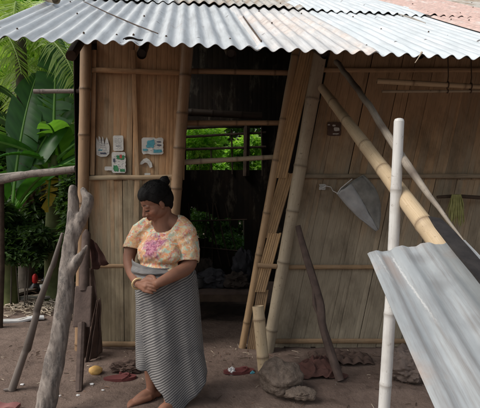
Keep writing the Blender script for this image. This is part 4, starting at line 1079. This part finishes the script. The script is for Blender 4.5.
# ------------------------------------------------------------ torn posters on the left wall, sticker on the right
def poster(px0, py0, px1, py1, label, marks, seed, mat='paper', ragged=.09, Y=WY-.004, cutout=None):
    """torn paper with ragged outline; marks are printed patches (fractions u0,v0,u1,v1,material)"""
    rr = random.Random(seed); tl_ = at(px0,py0,Y); br_ = at(px1,py1,Y); w_ = br_.x-tl_.x; h_ = tl_.z-br_.z
    t = root('poster', label, 'poster', tuple((tl_+br_)/2), 'torn papers on the left wall')
    mb = MB(); n = 36; out = []
    for i in range(n):
        a = 2*math.pi*i/n; x = math.cos(a); z = math.sin(a); s_ = 1/max(abs(x), abs(z))
        s_ *= 1-(ragged*1.6*rr.random() if rr.random() < .3 else ragged*.12*rr.random())
        out.append(((x*s_*.5+.5), (z*s_*.5+.5)))
    if cutout: out = cutout
    n = len(out)
    V = [(tl_.x+u*w_, Y, br_.z+v*h_) for u, v in out]+[(tl_.x+u*w_, Y+.0015, br_.z+v*h_) for u, v in out]
    mb.add(V, [tuple(range(n)), tuple(range(2*n-1,n-1,-1))]+[(i, n+i, n+(i+1)%n, (i+1)%n) for i in range(n)]); mb.build('sheet', M[mat], t, smooth=False)
    for k, (u0,v0,u1,v1,mt) in enumerate(marks):
        mb = MB(); cc = []
        for i in range(14):
            a = 2*math.pi*i/14; x = math.cos(a); z = math.sin(a); s_ = (1/max(abs(x),abs(z)))*(1-.30*rr.random())
            cc.append((tl_.x+((u0+u1)/2+x*s_*(u1-u0)/2)*w_, Y-.0012-.0004*k, br_.z+((v0+v1)/2+z*s_*(v1-v0)/2)*h_))
        mb.add(cc, [tuple(range(14))]); mb.build('print', M[mt], t, smooth=False)
    if mat == 'paper' and h_ > .05:
        mb = MB()
        for r_i in range(9):
            v_ = .14+.08*r_i+rr.uniform(-.01,.01); u_ = .18
            while u_ < .8:
                l_ = rr.uniform(.03,.12)
                if rr.random() < .6: mb.add([(tl_.x+(u_+a_)*w_, Y-.0006, br_.z+(v_+b_)*h_) for a_, b_ in ((0,0),(l_,0),(l_,.018),(0,.018))], [(0,1,2,3)])
                u_ += l_+.03
        if mb.v and len(mb.f) > 4: mb.build('lettering', M['paper_ink'], t, smooth=False)
WL = WY+.006-.0035
poster(95.5,136,110,157, 'torn whitish paper with ragged fingers, leftmost on the left wall', [(.25,.12,.8,.22,'paper_ink'),(.15,.3,.5,.36,'paper_blue')], 1, Y=WL-.004,
       cutout=[(.05,.1),(.35,.0),(.75,.02),(.95,.15),(.98,.5),(.88,.78),(.8,.95),(.7,.8),(.62,.55),(.55,.9),(.47,.98),(.42,.6),(.35,.92),(.22,1),(.2,.7),(.08,.95),(.03,.6)])
poster(113,135.5,123.5,151, 'pale blank paper above the green printed paper on the left wall', [(.2,.3,.8,.34,'paper_ink')], 2, Y=WL-.004, ragged=.05)
poster(111.5,152,126,173, 'torn paper with green print and red patch on the left wall', [(.08,.04,.5,.38,'paper_green'),(.3,.62,.95,.85,'paper_green'),(.55,.68,.75,.9,'paper_red'),(.55,.05,.95,.2,'paper_green'),(.1,.5,.25,.7,'paper_ink')], 3, Y=WL-.006, ragged=.07)
poster(141.5,137.5,163.5,154.5, 'torn blue and white paper high on the left wall near the doorway', [(.2,.35,.62,.9,'paper_blue'),(.5,.1,.98,.3,'paper_blue'),(.7,.5,.92,.6,'paper_ink'),(.05,.2,.3,.35,'paper_blue'),(.68,.7,.9,.78,'paper_ink')], 4, Y=WL-.004, ragged=.09)
poster(139.5,158,152.5,168, 'small white bent paper scrap above the woman head', [], 5, Y=WL-.004, cutout=[(0,.35),(.2,.35),(.42,.55),(.6,.5),(.8,0),(1,.1),(.95,.5),(.75,.85),(.55,1),(.3,.9),(.08,.6)])
poster(144.5,173,150.5,176, 'tiny white paper remnant just above the rail over the woman', [], 6, Y=WL-.004)
poster(104.5,166.5,112,170.5, 'tiny torn paper remnant left of the green printed paper', [], 7, Y=WL-.004)
poster(327.5,122,341,136, 'small dark sticker with pale print on the right wall', [(.35,.68,.6,.82,'paper'),(.45,.32,.9,.62,'paper'),(.35,.1,.85,.2,'paper'),(.0,.75,.2,.85,'paper')], 8, mat='rag_dark', Y=WL-.006, ragged=.04)
o = [x for x in bpy.data.objects if x.get('label','').startswith('small dark sticker')][0]; o['group'] = 'stickers on the right wall'; o.name = 'sticker'; o['category'] = 'sticker'
poster(319,184,326,190, 'shiny plastic scrap stuck on the right wall by the bag wire', [], 9, Y=WL-.01, ragged=.2)

# ------------------------------------------------------------ inside the hut: low table with clutter
TY = 5.2; tz = at(220,286,TY).z
t = root('low_table', 'low rough wooden table with clutter inside the dark doorway', 'table', (at(215,300,TY).x, TY, 0))
xa, xb = at(186,290,TY).x, at(256,290,TY).x
mb = MB()
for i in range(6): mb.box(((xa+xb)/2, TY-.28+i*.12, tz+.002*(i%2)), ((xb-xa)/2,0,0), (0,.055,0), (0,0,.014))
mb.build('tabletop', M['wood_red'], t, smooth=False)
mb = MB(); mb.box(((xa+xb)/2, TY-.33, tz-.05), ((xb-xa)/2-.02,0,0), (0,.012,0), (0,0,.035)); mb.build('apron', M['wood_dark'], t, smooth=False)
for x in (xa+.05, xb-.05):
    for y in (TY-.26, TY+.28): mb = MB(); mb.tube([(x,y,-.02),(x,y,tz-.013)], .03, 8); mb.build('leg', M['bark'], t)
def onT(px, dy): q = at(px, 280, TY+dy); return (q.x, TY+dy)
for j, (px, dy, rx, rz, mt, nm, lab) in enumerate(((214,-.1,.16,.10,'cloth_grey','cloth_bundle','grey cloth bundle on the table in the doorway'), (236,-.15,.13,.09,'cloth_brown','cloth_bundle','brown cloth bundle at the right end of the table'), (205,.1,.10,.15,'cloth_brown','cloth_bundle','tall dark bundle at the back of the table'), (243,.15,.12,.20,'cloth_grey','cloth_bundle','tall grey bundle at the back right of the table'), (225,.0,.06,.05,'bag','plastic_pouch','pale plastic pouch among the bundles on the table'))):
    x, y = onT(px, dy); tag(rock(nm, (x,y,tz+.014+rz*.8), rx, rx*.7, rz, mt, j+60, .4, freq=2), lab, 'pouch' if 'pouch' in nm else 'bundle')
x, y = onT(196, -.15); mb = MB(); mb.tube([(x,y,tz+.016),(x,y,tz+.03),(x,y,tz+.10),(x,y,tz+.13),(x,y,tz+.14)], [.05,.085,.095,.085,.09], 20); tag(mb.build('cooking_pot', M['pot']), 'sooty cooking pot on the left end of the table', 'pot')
p = grd(241, 348); 
# bottom-left corner pink strip
plank('pink_strip', g_(-10,409), g_(18,410), .035, .02, 'pink', 'faded pink plastic strip on the ground in the lower left corner', 'strip')

# ------------------------------------------------------------ the woman
WYY = 3.2
def Wp(px, py, dy=0): return at(px, py, WYY+dy)
def ell(mb, c, ax, rad, seg=20, rings=12):
    """ellipsoid with axes ax (3 orthonormal vectors) and radii rad"""
    c = Vector(c); V = []; Fs = []
    V.append(c+ax[2]*rad[2])
    for i in range(1, rings):
        th = math.pi*i/rings
        for k in range(seg):
            ph = 2*math.pi*k/seg; V.append(c+ax[0]*rad[0]*math.sin(th)*math.cos(ph)+ax[1]*rad[1]*math.sin(th)*math.sin(ph)+ax[2]*rad[2]*math.cos(th))
    V.append(c-ax[2]*rad[2])
    for k in range(seg): Fs.append((0, 1+k, 1+(k+1)%seg))
    for i in range(rings-2):
        for k in range(seg): a = 1+i*seg+k; b2 = 1+i*seg+(k+1)%seg; Fs.append((a, a+seg, b2+seg, b2))
    e = len(V)-1; q = 1+(rings-2)*seg
    for k in range(seg): Fs.append((e, q+(k+1)%seg, q+k))
    mb.add(V, Fs)
def limb(mb, pts, rads, seg=18, k=5, ball=True):
    P, Rr = smooth_path([Vector(p) for p in pts], rads, k); mb.tube(P, Rr, seg)
    if ball:
        I3 = (Vector((1,0,0)), Vector((0,1,0)), Vector((0,0,1)))
        ell(mb, P[0], I3, (rads[0],)*3, 16, 10); ell(mb, P[-1], I3, (rads[-1],)*3, 16, 10)
I3 = (Vector((1,0,0)), Vector((0,1,0)), Vector((0,0,1)))
byaw = R(24)
bf = Vector((-math.sin(byaw), -math.cos(byaw), 0)); br = Vector((-math.cos(byaw), math.sin(byaw), 0)); BX = (br, bf, Vector((0,0,1)))
woman = root('person', 'barefoot person in floral blouse and striped wrap with hair in a bun, hands joined', 'person', grd(160, 404))
# head frame
hy = R(60); hp = R(32)
hf0 = Vector((-math.sin(hy), -math.cos(hy), 0)); hr = Vector((-math.cos(hy), math.sin(hy), 0))
hf = (hf0*math.cos(hp)-Vector((0,0,1))*math.sin(hp)).normalized(); hu = (hf0*math.sin(hp)+Vector((0,0,1))*math.cos(hp)).normalized()
roll = R(4); hr2 = hr*math.cos(roll)+hu*math.sin(roll); hu = (hu*math.cos(roll)-hr*math.sin(roll)); hr = hr2
HC = Wp(154.8, 201, -.01); HS = 1.06
def H(r, f, u): return HC+hr*r*HS+hf*f*HS+hu*u*HS
HX = (hr, hf, hu)
def hell(mb, c, rad, tilt=None): ell(mb, H(*c), HX, tuple(x*HS for x in rad), 22, 14)
mb = MB()
hell(mb, (0,-.012,.022), (.078,.096,.088))          # cranium
hell(mb, (0,.024,-.030), (.071,.068,.080))          # face
hell(mb, (0,.046,-.085), (.040,.036,.030))          # chin
hell(mb, (0,.058,-.072), (.034,.034,.026))          # muzzle
for s_ in (-1, 1):
    hell(mb, (s_*.040,.050,-.040), (.030,.032,.030)) # cheek
    hell(mb, (s_*.042,.012,-.060), (.030,.052,.040)) # jaw
    hell(mb, (s_*.026,.070,.008), (.028,.012,.012))  # brow ridge
    hell(mb, (s_*.028,.069,-.013), (.016,.014,.011)) # eyelid
    hell(mb, (s_*.013,.092,-.044), (.011,.012,.009)) # nostril
    hell(mb, (s_*.079,-.006,-.018), (.009,.016,.026))# ear
    hell(mb, (s_*.079,-.002,-.040), (.008,.010,.010))
limb(mb, [H(0,.080,.002), H(0,.092,-.018), H(0,.104,-.040)], [.010*HS,.011*HS,.0145*HS], 12, 4)   # nose
limb(mb, [H(-.022,.082,-.070), H(0,.094,-.066), H(.022,.082,-.070)], [.006,.0085,.006], 10, 4)     # upper lip
limb(mb, [H(-.020,.080,-.080), H(0,.091,-.081), H(.020,.080,-.080)], [.006,.0095,.006], 10, 4)     # lower lip
# neck, torso
limb(mb, [H(0,-.022,-.05), Wp(163,221,.03), Wp(165,232,.04)], [.062,.064,.078], 20, 5)
limb(mb, [Wp(166,219,.04), Wp(179,226,.02), Wp(187,233,-.02)], [.055,.055,.055], 16)
limb(mb, [Wp(160,221,.06), Wp(148,226,.08), Wp(141,231,.09)], [.055,.055,.052], 16)
ell(mb, Wp(164,237,.05), BX, (.155,.095,.075)); ell(mb, Wp(163,252,.03), BX, (.165,.125,.12))
ell(mb, Wp(165,275,.04), BX, (.165,.145,.15)); ell(mb, Wp(169,305,.05), BX, (.18,.155,.16))
# arms
RA = [Wp(142,230,.10), Wp(134,243,.09), Wp(129,258,.05), Wp(131.5,272,-.04), Wp(138.5,284.5,-.20)]
limb(mb, RA, [.055,.049,.041,.035,.025], 18)
LA = [Wp(186,234,-.02), Wp(189,250,-.04), Wp(188,266,-.09), Wp(174,275,-.20), Wp(157.5,283.5,-.265)]
limb(mb, LA, [.064,.060,.049,.041,.027], 18)
# legs
limb(mb, [Wp(158,315,.05), Wp(156,350,.02), Wp(151.5,366,.035), Wp(151.5,384,.0), Wp(152,395,-.0)], [.085,.052,.050,.036,.032], 18)
limb(mb, [Wp(180,315,.06), Wp(176,350,.0), Wp(171.5,375,-.06), Wp(169.5,395,-.14), Wp(169.5,405,-.17)], [.080,.050,.048,.038,.032], 18)
# feet
def foot(mb, ank, dirx, L=.225):
    d = Vector((dirx[0], dirx[1], 0)).normalized(); s_ = Vector((-d.y, d.x, 0)); a = Vector((ank.x, ank.y, 0)); z0 = gz(a.x, a.y)
    def P(f, s, z): return a+d*f+s_*s+Vector((0,0,z+z0))
    limb(mb, [P(-.045,0,.030), P(.0,0,.045), P(.06,0,.040), P(.12,0,.024)], [.030,.036,.034,.022], 16)
    limb(mb, [P(.03,.018,.028), P(.13,.026,.018)], [.028,.018], 12); limb(mb, [P(.0,-.018,.024), P(.11,-.030,.015)], [.026,.015], 12)
    limb(mb, [Vector(ank), P(-.005,0,.05)], [.034,.034], 14)
    for i, (s, f, r) in enumerate(((.034,.185,.0135),(.014,.182,.0095),(-.003,.174,.009),(-.019,.164,.0085),(-.034,.150,.008))):
        limb(mb, [P(f-.06, s*.85, .018), P(f-.02, s, .017), P(f, s*1.02, .010)], [r*1.05, r, r*.85], 10, 3)
foot(mb, Wp(152,394,.0), (-.80,-.60)); foot(mb, Wp(169.5,404,-.18), (-.55,-.83))
# hands: her right hand (photo left) lies over the left one, fingers curled
def hand(mb, wr, fdir, thumbdir, back, L=.17, curl=.5, tcurl=.2, spread=1.0, lens=(.068,.076,.072,.058)):
    f = fdir.normalized(); bk = (back-f*back.dot(f)).normalized(); s_ = f.cross(bk)
    if s_.dot(thumbdir) < 0: s_ = -s_
    def P(a, b_, c_): return wr+f*a+s_*b_+bk*c_
    pl = L*.5
    limb(mb, [P(0,0,0), P(pl*.45,.004,0), P(pl*.9,.020,-.002)], [.024,.021,.015], 14, 4)
    limb(mb, [P(0,0,0), P(pl*.5,-.012,0), P(pl*.9,-.018,-.002)], [.022,.019,.014], 14, 4)
    limb(mb, [P(0.01,0,0), P(pl*.95,0,0)], [.022,.017], 14, 4)
    for i in range(4):
        b0 = (.027-.0185*i)*spread; base = P(pl*(.98-.03*i*(i > 1)), b0, 0); Lf_ = lens[i]; ang = 0; p = base; pts = [P(pl*.7, b0*.85, 0), base]; rs = [.0098,.0095]
        for j, q in enumerate((.45,.30,.25)):
            ang += curl*(1.0, .9, .6)[j]*(1+.08*i); d = f*math.cos(ang)-bk*math.sin(ang); p = p+d*Lf_*q; pts.append(p); rs.append((.0088,.008,.0068)[j])
        limb(mb, pts, rs, 10, 3)
    tb = P(pl*.22, .020, -.004); t1 = tb+(f*.55+s_*.75-bk*.25).normalized()*.034; t2 = t1+(f*.9+s_*.3-bk*tcurl).normalized()*.030; t3 = t2+(f*1.0-s_*.05-bk*tcurl).normalized()*.022
    limb(mb, [tb, t1, t2, t3], [.014,.0115,.0098,.0078], 10, 3)
hw = RA[-1]; hand(mb, hw, (Wp(157,289.5,-.335)-hw), Vector((.3,-.2,1)), Vector((-.25,-1,.35)), curl=.34)
hw2 = LA[-1]; hand(mb, hw2+Vector((0,.012,.0)), (Wp(146,285,-.245)-hw2), Vector((0,-.3,1)), Vector((.1,-1,.45)), curl=.35, tcurl=.15)
body = mb.build('body', M['skin'], woman, sharp=0)
me = remesh(body, .0042, 3, .5)
off = wloc(woman)
ca = me.attributes.new('paint', 'FLOAT_COLOR', 'POINT'); nv = len(me.vertices)
co = np.zeros(nv*3); me.vertices.foreach_get('co', co); co = co.reshape(-1,3)+np.array(off)
base = np.tile(np.array([.235,.112,.072,1.0]), (nv,1))
def paint(p, rad, c, soft=.5):
    d = np.linalg.norm(co-np.array(p), axis=1)/rad; k_ = np.clip((1-d)/soft, 0, 1)[:,None]; base[:,:3] = base[:,:3]*(1-k_)+np.array(c)*k_
hc = np.array(HC)
# slightly darker forearms and feet, warmer cheeks
for s_ in (-1,1): paint(H(s_*.045,.07,-.035), .035, (.27,.105,.065), 1.)
paint(H(0,.10,-.067), .012, (.20,.055,.045)); paint(H(0,.097,-.081), .012, (.20,.055,.045)); 
for s_ in (-1,1):
    paint(H(s_*.013,.094,-.069), .010, (.20,.06,.05)); paint(H(s_*.012,.09,-.080), .010, (.20,.06,.05))
    for k_ in range(6): paint(H(s_*(.014+.007*k_),.086-.0022*k_,.018+.003*math.sin(k_*.6)), .0085, (.02,.013,.01))
    for k_ in range(5): paint(H(s_*(.017+.0065*k_),.086-.0025*k_,-.018), .0075, (.015,.01,.009))
    paint(H(s_*.012,.103,-.052), .006, (.08,.03,.02))
ca.data.foreach_set('color', base.astype(np.float32).ravel())
# hair cap
mb = MB()
hell(mb, (0,-.022,.032), (.089,.104,.092)); hell(mb, (0,-.048,-.005), (.082,.078,.078)); hell(mb, (0,-.056,-.052), (.056,.044,.052))
hell(mb, (0,.02,.062), (.070,.062,.056))
hair = mb.build('hair', M['hair'], woman, sharp=0); me = remesh(hair, .005, 4)
bm = bmesh.new(); bm.from_mesh(me)
kill = []
for fc in bm.faces:
    q = fc.calc_center_median()+off-HC; r_c, f_c, u_c = q.dot(hr)/HS, q.dot(hf)/HS, q.dot(hu)/HS
    line = .045 - .0*abs(r_c) - max(0, (.058-f_c))*1.35 + .005*noise.noise(Vector((r_c*60, 0, 1)))   # hairline drops towards the ears
    if f_c > .012 and u_c < line: kill.append(fc)
bmesh.ops.delete(bm, geom=kill, context='FACES')
for v in bm.verts:
    if any(e.is_boundary for e in v.link_edges): v.co -= v.normal*.006
    elif any(e.other_vert(v).is_boundary for e in v.link_edges): v.co -= v.normal*.003
for v in bm.verts:
    q = v.co+off-HC; v.co += v.normal*(.0035*noise.noise(Vector((q.dot(hr)*70, q.dot(hf)*14, q.dot(hu)*14))))
bm.to_mesh(me); bm.free()
md = hair.modifiers.new('s','SOLIDIFY'); md.thickness = .005; md.offset = -1
strands = MB(); rs_ = random.Random(5)
for k_ in range(170):
    a_ = rs_.uniform(0, 6.28); el_ = rs_.uniform(-.9, 1.4); P_ = []
    for q_ in range(6):
        aa = a_+q_*.07*rs_.choice((-1,1)); ee = el_+q_*.10
        r_ = Vector((math.cos(ee)*math.cos(aa), math.cos(ee)*math.sin(aa), math.sin(ee))); lift_ = 1.0+.02+.012*q_*rs_.random()
        P_.append(H(r_.x*.090*lift_, -.022+r_.y*.105*lift_, .030+r_.z*.093*lift_))
    if (r_.y > .0 and el_ < .75) or r_.y > .5: continue
    strands.tube(P_, [.0013,.0012,.001,.0009,.0007,.0004], 4)
mb = MB(); bc = Wp(164.6,181,.0)
ell(mb, bc, HX, (.034,.034,.033), 26, 18); limb(mb, [Wp(163,190,.0), Wp(164.5,185,.0)], [.030,.018], 12)
for q_ in range(len(mb.v)):
    v_ = Vector(mb.v[q_]); dv = (v_-bc); mb.v[q_] = tuple(v_+dv.normalized()*.003*math.sin(math.atan2(dv.dot(hf), dv.dot(hr))*4+dv.dot(hu)*120))
for k_ in range(26):
    a = rnd.uniform(0,6.28); d = (hr*math.cos(a)+hf*math.sin(a)+hu*rnd.uniform(-.4,1)).normalized(); mb.tube([bc+d*.026, bc+d*.038+hu*.004, bc+d*.045], [.0012,.001,.0006], 4)
mb.v and mb.build('hair_bun', M['hair'], woman, sharp=0)
strands.build('loose_hair', M['hair'], woman, sharp=0)

# blouse
mb = MB()
ell(mb, Wp(164,238,.05), BX, (.172,.112,.085)); ell(mb, Wp(163,253,.025), BX, (.182,.148,.125)); ell(mb, Wp(164,272,.02), BX, (.182,.165,.12))
limb(mb, [Wp(164,240,.04), Wp(167,222,.04)], [.10,.062], 20)
ell(mb, Wp(160,254,-.070), BX, (.145,.066,.075))
limb(mb, [Wp(167,221,.04), Wp(179,225.5,.02), Wp(187,233,-.02)], [.058,.062,.066], 18)
limb(mb, [Wp(160,223,.06), Wp(149,226,.08), Wp(141,231,.09)], [.055,.060,.060], 18)
limb(mb, [Wp(148,230,.08), Wp(141,231,.10), Wp(136,241,.09), Wp(133,248,.075), Wp(132,254,.06)], [.062,.060,.056,.054,.054], 20)
limb(mb, [Wp(178,230,.0), Wp(185,234,-.015), Wp(189,247,-.04), Wp(188.5,258,-.065), Wp(187.5,268,-.085)], [.068,.068,.066,.064,.064], 20)
shirt = mb.build('blouse', M['shirt'], woman, sharp=0); me = remesh(shirt, .0065, 8)
nc = Wp(163,220,-.02); e1 = Wp(131,249,.07); d1 = (Wp(126.5,258,.05)-Wp(131,243,.09)).normalized(); e2 = Wp(190.3,262,-.075); d2 = (Wp(189.5,268,-.09)-Wp(191,250,-.04)).normalized()
zb = Wp(165,283).z
bm = bmesh.new(); bm.from_mesh(me); kill = []
for fc in bm.faces:
    q = fc.calc_center_median()+off
    a = q-nc; neck = Vector((a.dot(br)/.094, a.dot(bf)/.125, a.z/.085)).length
    if neck < 1 or q.z < zb or q.z > Wp(165,214).z: kill.append(fc); continue
    if (q-e1).dot(d1) > 0 and (q-e1).length < .12 and q.x < Wp(139,250).x: kill.append(fc); continue
    if (q-e2).dot(d2+Vector((.15,0,0))) > 0 and (q-e2).length < .14 and q.x > Wp(180,262).x: kill.append(fc)
bmesh.ops.delete(bm, geom=kill, context='FACES')
# tidy the cut edges
for _ in range(6):
    new = {}
    for v in bm.verts:
        be = [e for e in v.link_edges if e.is_boundary]
        if len(be) == 2: new[v] = (be[0].other_vert(v).co+be[1].other_vert(v).co)*.25+v.co*.5
    for v, c_ in new.items(): v.co = c_
bmesh.ops.recalc_face_normals(bm, faces=bm.faces)
for v in bm.verts:
    q = v.co+off
    h = noise.noise(Vector((q.x*9, q.y*9, q.z*5)))*.009+abs(noise.noise(Vector((q.x*9+q.z*9, q.y*9, q.z*6))))*.017-abs(noise.noise(Vector((q.x*13-q.z*16, q.y*13, q.z*9+4))))*.010
    v.co += v.normal*h
bm.to_mesh(me); bm.free()
for p_ in me.polygons: p_.use_smooth = True
md = shirt.modifiers.new('s','SOLIDIFY'); md.thickness = .004; md.offset = 1
M['_shirt_c'].inputs[1].default_value = tuple(Wp(151,243,-.12)-off); del M['_shirt_c']

# wrap
mb = MB()
def interp(tab, t_):
    for i in range(len(tab)-1):
        if t_ <= tab[i+1][0] or i == len(tab)-2:
            f = (t_-tab[i][0])/(tab[i+1][0]-tab[i][0]); f = min(1.2, max(0, f)); return [a+(b_-a)*f for a, b_ in zip(tab[i][1:], tab[i+1][1:])]
# py, left px, right px, half depth
SK = [(255,135,178,.150),(275,136,194,.178),(300,138,197,.185),(330,138,199.5,.185),(360,138.5,203,.18),(380,138,207,.175),(408,141,209,.17)]
def skirt(th, py, offs=0.0, foldamp=1.0):
    l, r, dpt = interp(SK, py); L_ = Wp(l, py); R_ = Wp(r, py); cx = (L_.x+R_.x)/2; rx = (R_.x-L_.x)/2; z = Wp(170, py).z
    tl_ = (py-255)/150
    cy = WYY+.03-.03*tl_
    fold = foldamp*(.3+tl_)*(.020*math.sin(th*6+py*.012)+.009*math.sin(th*13+1.3+py*.02)*(.6+.4*math.sin(py*.05+th*3))+.008*noise.noise(Vector((th*2.2, py*.03, 2))))
    yaw = -.28
    c, s_ = math.cos(th), math.sin(th)
    return Vector((cx+c*(rx+offs*.4+fold*.3), cy-s_*(dpt+offs+fold)-.0+c*.05, z))
NU, NV = 120, 60
# under layer: hem at the shins
def hem1(th):
    c = math.cos(th)
    return 362+ (6 if c > -.6 else 0)*min(1,(c+.6)*3 if c>-.6 else 0)
mb.grid(lambda u, v: skirt(2*math.pi*u, 268+(hem1(2*math.pi*u)-268)*v, 0), NU, NV, uvf=lambda u, v: (u, Wp(165, 262+(hem1(2*math.pi*u)-262)*v).z+.004*math.sin(u*30)))
# outer flap: starts at the front left and wraps round the right side; diagonal stripes
HEM = [(151,361),(155,370),(161,375.5),(168,381),(172.5,393),(178,407.5),(186,399),(200,387),(207,376)]
def flap(u, v):
    # left edge -> right side in picture columns, then wrapping round the back; v: top -> hem
    uf = min(1, u/.8); ph = 151+56*uf; hb = interp(HEM, ph)[0]; pt_ = 139+61*uf
    if u > .8: hb = 376
    py = 269+(hb-269)*v; px = pt_+(ph-pt_)*v**.85
    l, r, _ = interp(SK, py); c = (px-(l+r)/2)/((r-l)/2)
    th = math.acos(max(-1, min(1, c)))
    if u > .8: th = min(th, .12)*max(0, 1-(u-.8)*20)-(u-.8)*7
    return th, py
def flap_pt(u, v):
    th, py = flap(u, v); return skirt(th, py, .014, 1.15)
def flap_uv(u, v):
    p = flap_pt(u, v); th, py = flap(u, v); sl = .44+.14*min(1,max(0,(py-280)/110)); return (u, (p.z*math.cos(.4)-(p.x+.5)*sl+.9 - .18*max(0, p.y-WYY))*.8)
mb.grid(flap_pt, 140, 90, uvf=flap_uv)
# bunched roll across the chest
def roll(u, v):
    pxl = 133+47*u; top = 256.5+8.5*u+2.5*math.sin(u*3.1); bot = 287-15*u-2*math.cos(u*3.1)
    py = top+(bot-top)*v; l, r, dpt = interp(SK, max(py,262)); c = max(-.999, min(.999, ((pxl+ (1.5*v*(1-u)))-(l+r)/2)/((r-l)/2))); th = math.acos(c)
    sag = 5*math.sin(math.pi*u)*v
    offs = .020+.026*math.sin(math.pi*min(1,v*1.02))*(.5+.5*math.sin(math.pi*min(1,u+.1)))+.013*math.sin((v*3.0+.55*math.sin(u*3.0))*6.28)*math.sin(math.pi*v)**.7+.006*noise.noise(Vector((u*5,v*9,3)))
    p = skirt(th, py+sag*.4, offs, .4); return p
mb.grid(roll, 60, 60, uvf=lambda u, v: (u, v*.42+.09*math.sin(u*3.1)*(1-v)-.10*u))
sar = mb.build('sarong', M['sarong'], woman, sharp=0, solid=.004)
# bangle
wr = RA[-1]; ad = (RA[-1]-RA[-2]).normalized(); c0 = wr-ad*.012; e1_ = ad.cross(Vector((0,0,1))).normalized(); e2_ = ad.cross(e1_)
mb = MB(); mb.tube([c0+e1_*.036*math.cos(a)+e2_*.036*math.sin(a) for a in [i*math.pi/16 for i in range(33)]], .0062, 10, cap=False); mb.build('bangle', M['bangle'], woman)
